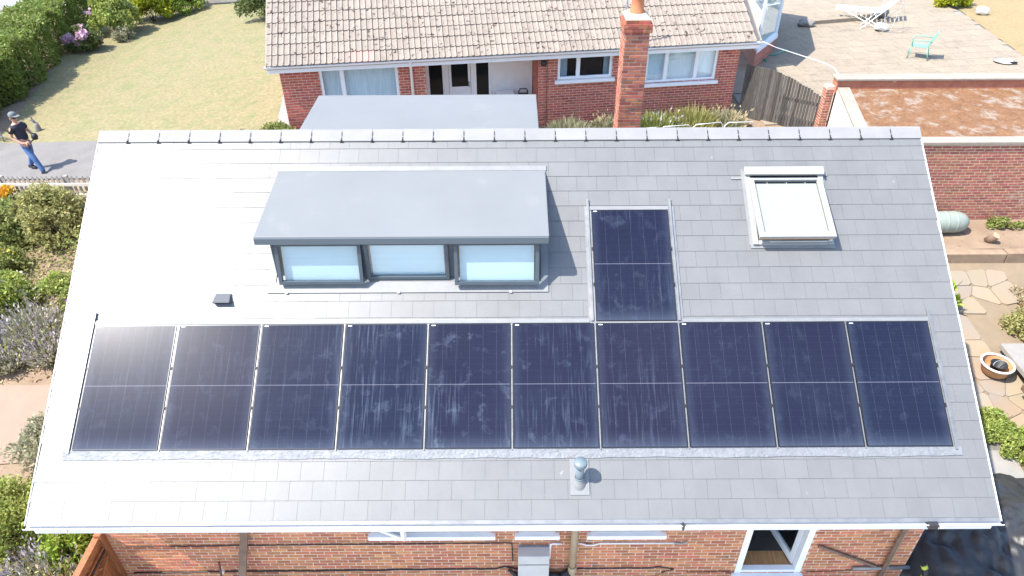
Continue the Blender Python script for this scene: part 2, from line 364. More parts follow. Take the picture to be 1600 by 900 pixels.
# patio: slabs one by one
pat = qsheet('patio', ((12.9, 14.6), (26.5, 12.8), (33, 44), (12.9, 44)), M_conc, .02)
n = 0
bm_cache = {}
def slab_mesh(sx, sy, key, mat):
    if key not in bm_cache:
        m = MB().box((-sx/2, -sy/2, -.03), (sx/2, sy/2, .012)); me = bpy.data.meshes.new('slab'); me.from_pydata(m.v, [], m.f); me.materials.append(mat); bm_cache[key] = me
    return bm_cache[key]
a = R(7.9)
cand = []
for i in range(-2, 34):
    for j in range(-4, 26):
        lx, ly = i*.61+(.3 if j % 2 else 0), j*.61
        x = 12.9+lx*math.cos(a)-ly*math.sin(a); y = 13.6+lx*math.sin(a)+ly*math.cos(a)
        edge = 24.15+(y-18.9)*.085 if y > 18.5 else 26
        if x < 12.95 or x > edge or y < 13.3 or y > 27 or (x > 14.2 and y < 12.9): continue
        cand.append(((x-CAM.x)**2+(y-CAM.y)**2, x, y))
cand.sort(); me = slab_mesh(.6, .6, 'p', M_slab)
for d2, x, y in cand[:300]:
    inst('slab', me, Matrix.Translation((x, y, g(x, y)+.034+random.uniform(-.001, .001))) @ Matrix.Rotation(a+random.uniform(-.008, .008), 4, 'Z') , pat)
if len(cand) > 300:
    m = MB()
    for d2, x, y in cand[300:]: m.box((-.3, -.3, -.03), (.3, .3, .012), Matrix.Translation((x, y, g(x, y)+.034+random.uniform(-.001, .001))) @ Matrix.Rotation(a+random.uniform(-.008, .008), 4, 'Z'))
    tag(m.build('slab', M_slab, pat), kind='stuff')
# crazy paving at the side of the house: irregular stones
cz = qsheet('garden_terrace', ((12.4, 2.6), (17.2, 2.6), (19.5, 7.5), (12.4, 7.5)), pm('paving_bed', (.24, .18, .115), (.20, .155, .105), 3, rough=1, bump=.4), .02)
gx = [12.6+.52*i for i in range(10)]; gy = [2.8+.5*j for j in range(10)]
J = {(i, j): (gx[i]+random.uniform(-.15, .15), gy[j]+random.uniform(-.15, .15)) for i in range(10) for j in range(10)}
for i in range(9):
    for j in range(9):
        q = [J[(i, j)], J[(i+1, j)], J[(i+1, j+1)], J[(i, j+1)]]; cx = sum(p[0] for p in q)/4; cy = sum(p[1] for p in q)/4
        if cx > 14.9+cy*.32 or (cx > 15.6 and 4.6 < cy < 6.3 and random.random() < .6): continue
        p = []
        for k in range(4):
            a0, b0, c0 = Vector(q[k-1]), Vector(q[k]), Vector(q[(k+1) % 4]); cc = Vector((cx, cy))
            for tt, o_ in ((.13, a0), (.13, c0)): v = b0.lerp(o_, tt); p.append(v.lerp(cc, .025))
        m = MB(); zt = g(cx, cy)+.05+random.uniform(-.008, .008); k = len(p)
        sl = (g(cx, cy+.3)-g(cx, cy-.3))/.6
        m.add([(v.x, v.y, zt+sl*(v.y-cy)) for v in p]+[(v.x, v.y, zt+sl*(v.y-cy)-.06) for v in p], [tuple(range(k))]+[(i_, i_+k, (i_+1) % k+k, (i_+1) % k) for i_ in range(k)])
        m.build('paving_stone', M_crazy, cz)

# ------------------------------------------------------------------ roof frame of the slate house
B = R(33.8227); cb, sb = math.cos(B), math.sin(B)
def RP(u, v, h=0.): return Vector((u, v*cb-h*sb, 3+v*sb+h*cb))
def RM(u, v, h=0.): p = RP(u, v, h); return Matrix(((1, 0, 0, p.x), (0, cb, -sb, p.y), (0, sb, cb, p.z), (0, 0, 0, 1)))
uL = lambda v: -.424-.0209*(v+.95)
uR = lambda v: 12.095+.0131*(v+.93)
VR = 4.87; YR = VR*cb; ZR = 3+VR*sb
house = thing('house', 'brick house under a grey slate roof with dormers and a roof window', 'house', (5.85, 4.0, -.4))
# deck (front and rear slope) with gable walls
m = MB()
TH = .16
f0 = [RP(uL(-.9)+.02, -.9, -.012), RP(uR(-.9)-.02, -.9, -.012), RP(uR(VR)-.02, VR, -.012), RP(uL(VR)+.02, VR, -.012)]
m.hexa([p-Vector((0, 0, TH)) for p in f0]+f0)
mir = lambda p: Vector((p.x, 2*YR-p.y, p.z))
f1 = [mir(f0[1]), mir(f0[0]), mir(f0[3]), mir(f0[2])]
m.hexa([p-Vector((0, 0, TH)) for p in f1]+f1)
roof = m.build('roof', M_deck, house)
# slates
GA = .2481; PW = .3027
def slate_prism(m, p, v0, th=.0045, jit=(0, 0)):
    """p: four (u, v) corners; top surface falls from the tail to the head"""
    def h(v): return .0128-.0086*(v-v0)/.30
    top = [RP(u, v, h(v)+jit[0]*(u-p[0][0])+jit[1]) for u, v in p]; bot = [RP(u, v, h(v)-th+jit[0]*(u-p[0][0])+jit[1]) for u, v in p]
    m.hexa(bot+top)
recs = []
for k in range(23):
    v0 = -.90+GA*k; v1 = min(v0+.31, 4.80)
    off = .0318 if k % 2 == 0 else -.1196; off += random.uniform(-.02, .02)
    i0 = int((-.6-off)/PW)-2
    for i in range(i0, i0+48):
        a = off+i*PW+.0012; b = a+PW-.0024
        la, lb = uL(v0), uL(v1); ra, rb = uR(v0), uR(v1)
        if b < lb+.01 or a > ra-.01: continue
        p = [(max(a, la), v0), (min(b, ra), v0), (min(b, rb), v1), (max(a, lb), v1)]
        if p[1][0]-p[0][0] < .02 or p[2][0]-p[3][0] < .01: continue
        full = a >= la and a >= lb and b <= ra and b <= rb and v1-v0 > .3
        um, vm = (a+b)/2, v0+.12
        if .15 < a and b < 11.5 and .12 < v0 and v1 < 1.75: continue      # wholly under the panels
        if 7.05 < a and b < 8.1 and 1.6 < v0 and v1 < 3.45: continue
        if 2.5 < a and b < 6.2 and 2.42 < v0 and v1 < 4.1: continue       # under the dormer
        if 9.42 < a and b < 10.45 and 2.95 < v0 and v1 < 4.1: continue    # under the roof window
        recs.append((full, p, v0, um, vm))
CV = np.array(CAM)
recs.sort(key=lambda r: (Vector(RP(r[3], r[4]))-CAM).length)
msl = MB(); slate_prism(msl, [(0, 0), (PW-.0024, 0), (PW-.0024, .31), (0, .31)], 0)
Mi = RM(0, 0).inverted(); sme = bpy.data.meshes.new('slate'); sme.from_pydata([Mi @ Vector(v) for v in msl.v], [], msl.f); sme.materials.append(M_slate)
rest = MB(); cnt = 0
for full, p, v0, um, vm in recs:
    if cnt < 300 and full:
        inst('slate', sme, RM(p[0][0], v0, random.uniform(-.0008, .0008)) @ Matrix.Rotation(random.gauss(0, .0016), 4, 'Y') @ Matrix.Rotation(random.gauss(0, .0012), 4, 'X'), roof); cnt += 1
    else: slate_prism(rest, p, v0, jit=(random.gauss(0, .0016), random.uniform(-.0006, .0006)))
tag(rest.build('slate', M_slate, roof), kind='stuff')
# rear slope, in bands (never seen from the front)
m = MB()
for k in range(23):
    v0 = -.9+GA*k; v1 = min(v0+.31, 4.8)
    top = [mir(RP(u, v, .017-.012*(v-v0)/.3)) for u, v in ((uR(v0), v0), (uL(v0), v0), (uL(v1), v1), (uR(v1), v1))]
    m.hexa([p-Vector((0, 0, .007)) for p in top]+top)
tag(m.build('rear_slate', M_slate, roof), kind='stuff')
# ridge tiles with dark clips
nr = 27; u0, u1 = uL(VR)-.01, uR(VR)+.01; pr = (u1-u0)/nr
prof = []
for s in (-1, 1): pass
wv = .185
def ridge_profile(lift):
    a = RP(0, VR-wv, .029+lift); apex = Vector((0, YR, ZR+.036+lift)); return [(a.y, a.z), (YR-.022, apex.z-.010), (YR, apex.z), (YR+.022, apex.z-.010), (2*YR-a.y, a.z)]
for i in range(nr):
    x0, x1 = u0+pr*i+.0018, u0+pr*(i+1)-.0018; pf = ridge_profile(random.uniform(0, .004)); m = MB(); k = len(pf)
    vs_ = [(x0, y, z) for y, z in pf]+[(x1, y, z) for y, z in pf]+[(x0, y, z-.011) for y, z in pf]+[(x1, y, z-.011) for y, z in pf]
    fs = [(j, j+k, j+1+k, j+1) for j in range(k-1)]+[(j+2*k, j+1+2*k, j+1+3*k, j+3*k) for j in range(k-1)]
    fs += [(j, j+1, j+1+2*k, j+2*k) for j in range(k-1)]+[(j+k, j+3*k, j+1+3*k, j+1+k) for j in range(k-1)]+[(0, 2*k, 3*k, k), (k-1, 2*k-1, 4*k-1, 3*k-1)]
    m.add(vs_, fs); m.build('ridge_tile', M_ridge, roof)
    if i:
        pf = ridge_profile(.006); x = u0+pr*i; c = MB()
        c.box((x-.008, pf[0][0]-.012, pf[0][1]-.012), (x+.008, pf[0][0]+.02, pf[0][1]+.018)); a, b = Vector((x, *pf[0])), Vector((x, *pf[1]))
        c.bar(a, a.lerp(b, .32), .014, .012); c.bar(a.lerp(b, .45), a.lerp(b, .82), .010, .012); c.box((x-.03, pf[0][0]-.01, pf[0][1]-.022), (x+.03, pf[0][0]+.005, pf[0][1]-.012))
        c.build('ridge_clip', M_darkclip, roof)
m = MB()                                                                # dark ridge roll under the tiles
a = RP(0, VR-wv-.006, .014); b = RP(0, VR-wv+.05, .016)
m.hexa([(u0+.01, a.y, a.z), (u1-.01, a.y, a.z), (u1-.01, b.y, b.z), (u0+.01, b.y, b.z), (u0+.01, a.y-.004, a.z+.012), (u1-.01, a.y-.004, a.z+.012), (u1-.01, b.y, b.z+.012), (u0+.01, b.y, b.z+.012)])
m.build('ridge_roll', M_darkclip, roof)
# verge trims
for nm, f_, s, mt in (('verge_trim', uL, -1, M_metalthin), ('verge_trim', uR, 1, M_white)):
    m = MB(); a, b = RP(f_(-.93), -.93), RP(f_(4.72), 4.72)
    m.bar(a+Vector((s*.006, 0, -.03)), b+Vector((s*.006, 0, -.03)), .014, .085); m.build(nm, mt, roof)

# in-roof solar flashing
def rect(m, u0, u1, v0, v1, h0, h1): m.hexa([RP(u, v, h0) for u, v in ((u0, v0), (u1, v0), (u1, v1), (u0, v1))]+[RP(u, v, h1) for u, v in ((u0, v0), (u1, v0), (u1, v1), (u0, v1))])
PP, PWD, PH = 1.17, 1.134, 1.722
UT = 6*PP
m = MB(); rect(m, -.10, 11.76, -.03, 1.80, .016, .022); rect(m, UT-.10, UT+PWD+.10, 1.80, 3.55, .016, .022); m.build('solar_tray', M_zinc, roof)
for i in range(1, 10):
    m = MB(); c = i*PP-.018; rect(m, c-.0075, c+.0075, -.02, 1.725, .022, .043); m.build('rail', M_zinc, roof)
for c, va, vb in ((-.048, -.04, 1.92), (11.712, -.04, 1.90), (UT-.045, 1.76, 3.66), (UT+PWD+.045, 1.76, 3.66)):
    m = MB(); rect(m, c-.022, c+.012, va, vb, .022, .046); m.build('rail', M_zinc, roof)
m = MB(); rect(m, -.06, UT-.09, 1.735, 1.785, .024, .034); rect(m, UT+PWD+.09, 11.7, 1.735, 1.785, .024, .034); rect(m, UT-.02, UT+PWD+.02, 3.485, 3.545, .024, .034); rect(m, UT-.02, UT+PWD+.02, 1.727, 1.752, .024, .036)
m.build('top_flashing', M_leadflat, roof)
m = MB()                                                               # dressed lead apron under the row
nx, ny = 420, 7; vs_ = []
for j in range(ny+1):
    for i in range(nx+1):
        u = -.12+11.9*i/nx; v = .0-.125*j/ny; e = .006*math.sin(u*3.1)+.004*math.sin(u*11+1)
        h = .030-.006*j/ny+(random.gauss(0, .0013) if 0 < j else 0); vs_.append(RP(u, v-(e if j == ny else 0), h))
m.add(vs_, [(j*(nx+1)+i, (j+1)*(nx+1)+i, (j+1)*(nx+1)+i+1, j*(nx+1)+i+1) for j in range(ny) for i in range(nx)]); m.build('lead_apron', M_lead, roof)

# solar panels
def cell_mat():
    m = bpy.data.materials.new('solar_cells'); m.use_nodes = True; N = m.node_tree.nodes; L = m.node_tree.links; b = N['Principled BSDF']
    tc = N.new('ShaderNodeTexCoord'); sp = N.new('ShaderNodeSeparateXYZ'); L.new(tc.outputs['Object'], sp.inputs[0]); geo = N.new('ShaderNodeNewGeometry'); oi = N.new('ShaderNodeObjectInfo')
    def math_(op, a, b_=None, c=None):
        n = N.new('ShaderNodeMath'); n.operation = op
        for k, v in enumerate((a, b_, c)):
            if v is None: continue
            if isinstance(v, (int, float)): n.inputs[k].default_value = v
            else: L.new(v, n.inputs[k])
        return n.outputs[0]
    def line(coord, pitch, offs, wd):
        q = math_('ADD', math_('DIVIDE', coord, pitch), offs); fr = math_('ABSOLUTE', math_('SUBTRACT', math_('FRACT', q), .5)); return math_('GREATER_THAN', fr, .5-wd/pitch/2)
    X, Y = sp.outputs[0], sp.outputs[1]
    colm = line(X, .186, 0., .0042)               # gaps between the six strings of cells
    dots = math_('GREATER_THAN', math_('FRACT', math_('DIVIDE', Y, .0155)), .45)
    colm = math_('MULTIPLY', colm, dots)
    mid = math_('LESS_THAN', math_('ABSOLUTE', Y), .005)
    rows = math_('MULTIPLY', line(Y, .0935, 0., .0022), .10)
    fing = math_('MULTIPLY', line(X, .0186, 0., .0014), .10)
    pos = geo.outputs['Position']
    def noise(s, d, st=None, rough=.6):
        v = pos
        if st: mp = N.new('ShaderNodeMapping'); mp.inputs['Scale'].default_value = st; L.new(pos, mp.inputs[0]); v = mp.outputs[0]
        n = N.new('ShaderNodeTexNoise'); n.inputs['Scale'].default_value = s; n.inputs['Detail'].default_value = d; n.inputs['Roughness'].default_value = rough; L.new(v, n.inputs['Vector']); return n
    def rng_(v, a, b_, lo=0., hi=1.):
        r = N.new('ShaderNodeMapRange'); r.inputs[1].default_value = a; r.inputs[2].default_value = b_; r.inputs[3].default_value = lo; r.inputs[4].default_value = hi; L.new(v, r.inputs[0]); return r.outputs[0]
    streak = rng_(noise(3.2, 6, (9, .55, .55)).outputs['Fac'], .50, .72)
    patch = rng_(noise(1.0, 3).outputs['Fac'], .44, .62)
    wn = noise(4.0, 4); 
    wa = N.new('ShaderNodeVectorMath'); wa.operation = 'MULTIPLY_ADD'; wa.inputs[1].default_value = (.5, .5, .5); L.new(wn.outputs['Color'], wa.inputs[0]); L.new(pos, wa.inputs[2])
    sm = N.new('ShaderNodeTexNoise'); sm.inputs['Scale'].default_value = 5.2; sm.inputs['Detail'].default_value = 5; L.new(wa.outputs[0], sm.inputs['Vector'])
    smear = rng_(sm.outputs['Fac'], .56, .72)
    fl = noise(95, 2); fleck = rng_(fl.outputs['Fac'], .74, .78)
    edge = rng_(math_('ABSOLUTE', X), .44, .56)
    cloud = noise(.55, 2).outputs['Fac']
    # more dust on the panels in the middle of the row
    sx = N.new('ShaderNodeSeparateXYZ'); L.new(pos, sx.inputs[0])
    midrow = math_('MULTIPLY', rng_(sx.outputs[0], 3.0, 4.0), rng_(sx.outputs[0], 8.3, 5.5))
    dust = math_('ADD', math_('MULTIPLY', math_('MULTIPLY', streak, patch), math_('ADD', .035, math_('MULTIPLY', midrow, .10))), math_('MULTIPLY', smear, math_('ADD', .02, math_('MULTIPLY', midrow, .045))))
    dust = math_('ADD', dust, math_('MULTIPLY', fleck, .22)); dust = math_('ADD', dust, math_('MULTIPLY', edge, .03)); dust = math_('ADD', dust, math_('MULTIPLY', math_('POWER', rng_(Y, -.60, -.85), 2.0), .07)); dust = math_('ADD', dust, math_('MULTIPLY', cloud, .022))
    def mix(a, bb, f):
        x = N.new('ShaderNodeMix'); x.data_type = 'RGBA'
        for sock, val in ((x.inputs[6], a), (x.inputs[7], bb)):
            if isinstance(val, tuple): sock.default_value = (*val, 1)
            else: L.new(val, sock)
        L.new(f, x.inputs[0]); return x.outputs[2]
    tint = mix((.0068, .0094, .0255), (.0118, .0105, .0245), rng_(oi.outputs['Random'], 0, 1))
    c = mix(tint, (.10, .12, .19), math_('ADD', rows, fing)); c = mix(c, (.42, .48, .56), math_('MULTIPLY', colm, .12)); c = mix(c, (.30, .30, .36), math_('MULTIPLY', mid, .28)); c = mix(c, (.38, .48, .62), dust)
    L.new(c, b.inputs['Base Color']); b.inputs['Roughness'].default_value = .28; b.inputs['Specular IOR Level'].default_value = .06
    L.new(math_('ADD', .24, math_('MULTIPLY', dust, .6)), b.inputs['Roughness'])
    b.inputs['Coat Weight'].default_value = .24; b.inputs['Coat Roughness'].default_value = .2; b.inputs['Coat IOR'].default_value = 1.3
    bp = N.new('ShaderNodeBump'); bp.inputs['Strength'].default_value = .05; bp.inputs['Distance'].default_value = .01; L.new(noise(260, 2).outputs['Fac'], bp.inputs['Height']); L.new(bp.outputs[0], b.inputs['Normal'])
    return m
M_cell = cell_mat()
M_frame = pm('black_anodised_frame', (.035, .036, .042), rough=.3, metal=.5)
M_sticker = pm('white_sticker', (.75, .76, .76), rough=.5)
fm = MB(); hw, hh = PWD/2, PH/2; t = .011
for a, b in (((-hw, -hh, -.03), (hw, -hh+t, .004)), ((-hw, hh-t, -.03), (hw, hh, .004)), ((-hw, -hh+t, -.03), (-hw+t, hh-t, .004)), ((hw-t, -hh+t, -.03), (hw, hh-t, .004))): fm.box(a, b)
fme = bpy.data.meshes.new('frame'); fme.from_pydata(fm.v, [], fm.f); fme.materials.append(M_frame)
gm = MB().box((-hw+t, -hh+t, -.02), (hw-t, hh-t, 0)); gme = bpy.data.meshes.new('cells'); gme.from_pydata(gm.v, [], gm.f); gme.materials.append(M_cell)
lm = MB().box((-hw+.03, hh-.028, 0), (-hw+.085, hh-.016, .0015)); lme = bpy.data.meshes.new('sticker'); lme.from_pydata(lm.v, [], lm.f); lme.materials.append(M_sticker)
ords = ['first', 'second', 'third', 'fourth', 'fifth', 'sixth', 'seventh', 'eighth', 'ninth']
spots = [(i*PP+hw, hh) for i in range(10)]+[(UT+hw, PH+.032+hh)]
for i, (u, v) in enumerate(spots):
    if i == 0: lb = 'glaring dark solar panel at the timber gate end of the long row'
    elif i == 9: lb = 'dark solar panel at the far end of the long row from the timber gate'
    elif i == 10: lb = 'single solar panel standing above the long row, beside the dormer'
    else: lb = f'{ords[i]} solar panel of the long row, counted from the timber gate end'
    if i == 3: lb = 'streaky dusty solar panel, fourth in the long row from the timber gate end'
    if i == 4: lb = 'heavily streaked solar panel, fifth in the long row from the timber gate end'
    Mx = RM(u, v, .047); o = bpy.data.objects.new('solar_panel', None); o.empty_display_size = .2
    link(o, None, RM(u, v-hh, .017)); tag(o, lb, 'solar panel', 'solar panels on the slate roof')
    inst('frame', fme, Mx, o); inst('cells', gme, Mx, o); inst('sticker', lme, Mx, o)
    for s in (-1, 1):
        for q in (.24, -.31):
            c = MB(); cx = s*(hw+.007); c.box((cx-.008, q-.022, -.012), (cx+.008, q+.022, .007)); c.box((cx-.005, q-.008, .007), (cx+.005, q+.008, .013)); c.build('clamp', M_black, o, M=Mx)

# soil vent pipe with cap, lead slate at its foot
pv = Vector((6.705, -.36, 2.755))
m = MB(); rect(m, 6.585, 6.835, -.60, -.14, .020, .0235); vp = m.build('vent_pipe', M_leadflat, house); vp['label'] = 'blue grey vent pipe with round cap on a lead slate'
MB().tube([pv+Vector((0, 0, -.05)), pv+Vector((0, 0, .36))], .056, 20).build('pipe', M_bluegrey, vp)
MB().lathe(pv, [(.058, .30), (.062, .31), (.085, .34), (.088, .36), (.088, .395), (.08, .41), (0, .415)], 24).build('cap', M_bluegrey, vp)
MB().lathe(pv, [(.115, -.06), (.10, -.01), (.082, .04), (.066, .06), (.066, .085), (.058, .09)], 24).build('collar', M_leadflat, vp)
MB().lathe(pv, [(.0605, .085), (.066, .09), (.066, .11), (.0605, .115)], 20).build('ring', M_bluegrey, vp)
# tile vent
m = MB(); m.add([RP(u, v, h) for u, v, h in ((1.60, 2.045, .02), (1.845, 2.045, .02), (1.845, 2.19, .015), (1.60, 2.19, .015), (1.60, 2.035, .10), (1.845, 2.035, .10), (1.82, 2.20, .03), (1.625, 2.20, .03))], [(3, 2, 1, 0), (4, 5, 6, 7), (1, 2, 6, 5), (2, 3, 7, 6), (3, 0, 4, 7)])
tv = m.build('roof_vent', pm('dark_grey_plastic', (.11, .115, .12), rough=.42), house, bevel=.006); tv['label'] = 'small dark box vent on the slates'
m = MB(); rect(m, 1.607, 1.838, 2.052, 2.058, .018, .092); m.build('grille', M_black, tv)

# ------------------------------------------------------------------ dormers
def rz(y): return 3+y*sb/cb
DX0, DX1 = 2.46, 6.24
m = MB(); yf = 2.03
prof = [(yf, rz(yf)-.10), (yf, 5.02), (3.42, 5.245), (3.42, rz(3.42)-.1)]
for xa, xb in ((DX0, DX0+.04), (DX1-.04, DX1)):
    vs_ = [(xa, *p) for p in prof]+[(xb, *p) for p in prof]; m.add(vs_, [(0, 1, 2, 3), (7, 6, 5, 4), (0, 4, 5, 1), (1, 5, 6, 2), (2, 6, 7, 3), (3, 7, 4, 0)])
m.box((DX0+.04, yf, 4.20), (DX1-.04, yf+.05, 4.355)); m.box((DX0+.04, yf, 4.985), (DX1-.04, yf+.05, 5.03))
for xa, xb in ((3.73, 3.775), (4.945, 5.035)): m.box((xa, yf-.02, 4.355), (xb, yf+.05, 4.985))
dormer = m.build('dormer', M_anth, house); dormer['label'] = 'flat roofed dormer with three windows facing the solar panels'
def slab_roof(parent, x0, x1, ya, za, yb, zb, th=.085, mat=M_grp, name='dormer_roof'):
    top = [(x0, ya, za), (x1, ya, za), (x1, yb, zb), (x0, yb, zb)]; m = MB(); m.hexa([(x, y, z-th) for x, y, z in top]+top); return m.build(name, mat, parent, bevel=.012)
slab_roof(dormer, 2.29, 6.355, 1.93, 5.115, 3.52, 5.345)
boxpart('fascia', (2.30, 1.905, 5.005), (6.345, 1.929, 5.098), pm('slate_grey_trim', (.10, .125, .145), rough=.45), dormer); boxpart('soffit', (2.33, 1.931, 5.008), (6.33, 2.028, 5.024), M_anth, dormer)
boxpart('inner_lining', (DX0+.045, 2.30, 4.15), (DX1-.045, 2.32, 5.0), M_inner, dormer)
boxpart('window_sill', (2.42, 1.915, 4.275), (6.30, 2.035, 4.31), M_anth, dormer, bevel=.006)
def dwin(x0, x1, z0, z1, ang, blind_drop):
    """top hung casement; ang opens the foot outwards"""
    t = .052
    Mx = Matrix.Translation((0, yf-.03, z1)) @ Matrix.Rotation(-ang, 4, 'X') @ Matrix.Translation((0, 0, -z1))
    m = MB()
    for a, b in (((x0, -.03, z0), (x1, .03, z0+t)), ((x0, -.03, z1-t), (x1, .03, z1)), ((x0, -.03, z0+t), (x0+t, .03, z1-t)), ((x1-t, -.03, z0+t), (x1, .03, z1-t))): m.box(a, b, Mx)
    m.build('window_frame', M_anth, dormer, bevel=.005)
    boxpart('pane', (x0+t, -.004, z0+t), (x1-t, .004, z1-t), M_glass, dormer, Mx)
    My = Mx if ang else Matrix.Translation((0, yf-.03, 0))
    boxpart('blind', (x0+t+.02, .055, z0+t*.5), (x1-t-.02, .06, z1-blind_drop), M_blind, dormer, My)
dwin(2.53, 3.735, 4.345, 4.985, R(11), .03)
dwin(3.77, 4.95, 4.355, 4.995, 0, .03)
dwin(5.03, 6.225, 4.34, 4.985, R(14), .03)
# flashing around the dormer
m = MB(); rect(m, 2.34, 6.36, 2.20, 2.36, .022, .028); 
m.build('apron_flashing', M_leadflat, dormer)
m = MB(); 
for u in (2.62, 4.22, 5.82): rect(m, u-.02, u+.02, 2.185, 2.225, .029, .034)
m.build('flashing_clip', M_cream, dormer)
m = MB(); rect(m, 2.28, 6.37, 4.16, 4.24, .02, .027); rect(m, 6.26, 6.36, 2.36, 4.16, .018, .023); rect(m, 2.34, 2.45, 2.36, 4.16, .018, .023); m.build('soaker_flashing', M_leadflat, dormer)
# rear dormer
m = MB(); vs0 = [(4.45, 5.3), (6.25, 5.25), (6.25, 3.9), (5.2, 4.6)]
vs_ = [(2.46, *p) for p in vs0]+[(6.2, *p) for p in vs0]; m.add(vs_, [(0, 1, 2, 3), (7, 6, 5, 4), (0, 4, 5, 1), (1, 5, 6, 2), (2, 6, 7, 3), (3, 7, 4, 0)])
rd = m.build('dormer', M_anth, house); rd['label'] = 'second dormer, its pale flat roof seen beyond the ridge'
slab_roof(rd, 2.31, 6.30, 4.35, 5.42, 6.34, 5.40)

# ------------------------------------------------------------------ roof window
rw = MB(); U0, U1, V0, V1 = 9.36, 10.53, 2.90, 4.13
rect(rw, U0, U0+.075, V0, V1, .0, .075); rect(rw, U1-.075, U1, V0, V1, .0, .075); rect(rw, U0+.075, U1-.075, V0, V0+.07, .0, .06); rect(rw, U0+.075, U1-.075, V1-.06, V1, 0, .075)
rwo = rw.build('roof_window', M_cream, house, bevel=.006); rwo['label'] = 'pivoting roof window tilted open, white blind behind its glass'
m = MB(); rect(m, U0+.076, U1-.076, V0+.071, V1-.061, .019, .022); m.build('dark_opening_panel', M_inner, rwo)  # flat dark panel paints the shaded interior; the roof has no hole here
m = MB(); rect(m, U0-.01, U1+.01, V1-.115, V1+.02, .078, .125); m.build('hood', M_cream, rwo, bevel=.008)
m = MB(); rect(m, U0+.09, U1-.09, V1-.20, V1-.125, .03, .05); m.build('vent_flap', M_metalthin, rwo)
SM = RM((U0+U1)/2, V1-.17, .075) @ Matrix.Rotation(R(-9), 4, 'X')
w2, ln = (U1-U0)/2-.035, 1.05
m = MB()
for a, b in (((-w2, -ln, -.02), (-w2+.078, 0, .035)), ((w2-.078, -ln, -.02), (w2, 0, .035)), ((-w2+.078, -ln, -.02), (w2-.078, -ln+.085, .035)), ((-w2+.078, -.035, -.02), (w2-.078, 0, .03))): m.box(a, b, SM)
m.build('sash', M_cream, rwo, bevel=.006)
boxpart('pane', (-w2+.078, -ln+.085, .0), (w2-.078, -.035, .006), glass_mat('roof_window_glass', (1, 1, .97), base=.02), rwo, SM)
boxpart('blind', (-w2+.085, -ln+.09, -.018), (w2-.085, -.075, -.014), pm('pleated_blind', (.285, .292, .287), (.268, .277, .274), 3, rough=.8, stretch=(.2, 12, 12)), rwo, SM)
for q in (-.27, .02, .30): boxpart('blind_cord', (q-.006, -ln+.11, -.0135), (q+.006, -.055, -.011), pm('blind_cord', (.31, .315, .31), rough=.8), rwo, SM)
m = MB(); m.box((-w2+.02, -ln+.02, -.07), (w2-.02, -ln+.06, -.02), SM); m.build('sash_rail', M_rawwood, rwo)
m = MB(); rect(m, U0-.03, U1+.03, V0-.045, V0+.03, .02, .03); rect(m, U0-.045, U0, V0, V1+.03, .018, .026); rect(m, U1, U1+.04, V0, V1+.03, .018, .026); rect(m, U0-.2, U0, V1-.14, V1-.10, .019, .024); rect(m, U1, U1+.09, V1-.09, V1-.05, .019, .026); m.build('window_flashing', M_leadflat, rwo)

# ------------------------------------------------------------------ gutter
YE = -.93*cb; ZE = 3-.93*sb
m = MB(); n = 9; x0, x1 = uL(-.93)-.02, uR(-.93)+.03
pf = [(math.cos(math.pi+math.pi*i/n)*.058, math.sin(math.pi+math.pi*i/n)*.058) for i in range(n+1)]
pin = [(y*.90, z*.90) for y, z in pf][::-1]; pf = pf+pin; k = len(pf); cy, cz_ = YE-.012, ZE-.012
vs_ = [(x0, cy+y, cz_+z) for y, z in pf]+[(x1, cy+y, cz_+z) for y, z in pf]
m.add(vs_, [(j, (j+1) % k, (j+1) % k+k, j+k) for j in range(k)]); m.add(vs_, [tuple(range(k)), tuple(range(2*k-1, k-1, -1))])
gut = m.build('gutter', M_gutter, house)
m = MB(); rect(m, uL(-.93), uR(-.93), -.952, -.86, .002, .006); m.build('added_eaves_strip', M_zinc, gut)  # light grey strip added to cover the dark shadow line inside the gutter
boxpart('fascia', (x0+.05, YE+.02, ZE-.22), (x1-.06, YE+.045, ZE-.03), M_white, house)
boxpart('soffit', (x0+.05, YE+.045, ZE-.22), (x1-.06, .15, ZE-.205), M_white, house)
for x in [x0+.55+1.02*i for i in range(12)]:
    m = MB(); m.box((x-.012, cy-.064, cz_-.064), (x+.012, cy-.055, cz_+.006)); m.box((x-.012, cy-.06, cz_-.066), (x+.012, cy+.06, cz_-.058)); m.build('gutter_bracket', M_gutter, gut)
for x in (8.02, 11.22):
    m = MB(); m.box((x-.06, cy-.07, cz_-.07), (x+.06, cy+.05, cz_+.008)) if x > 10 else m.box((x-.012, cy-.07, cz_-.068), (x+.012, cy+.05, cz_+.01))
    m.build('gutter_union', M_darkclip, gut)

# ------------------------------------------------------------------ brick walls
BL, BHH, BP, BC = .207, .056, .2255, .0755
brick_cache = {}
def brick_unit(mat):
    if mat.name not in brick_cache:
        m = MB(); e = .004
        m.add([(-.5, 0, -.5), (.5, 0, -.5), (.5, 0, .5), (-.5, 0, .5), (-.5, -.7, -.5), (.5, -.7, -.5), (.5, -.7, .5), (-.5, -.7, .5), (-.485, -1, -.44), (.485, -1, -.44), (.485, -1, .44), (-.485, -1, .44)],
              [(0, 1, 5, 4), (1, 2, 6, 5), (2, 3, 7, 6), (3, 0, 4, 7), (4, 5, 9, 8), (5, 6, 10, 9), (6, 7, 11, 10), (7, 4, 8, 11), (8, 9, 10, 11), (3, 2, 1, 0)])
        me = bpy.data.meshes.new('brick'); me.from_pydata(m.v, [], m.f); me.materials.append(mat); brick_cache[mat.name] = (me, m)
    return brick_cache[mat.name]
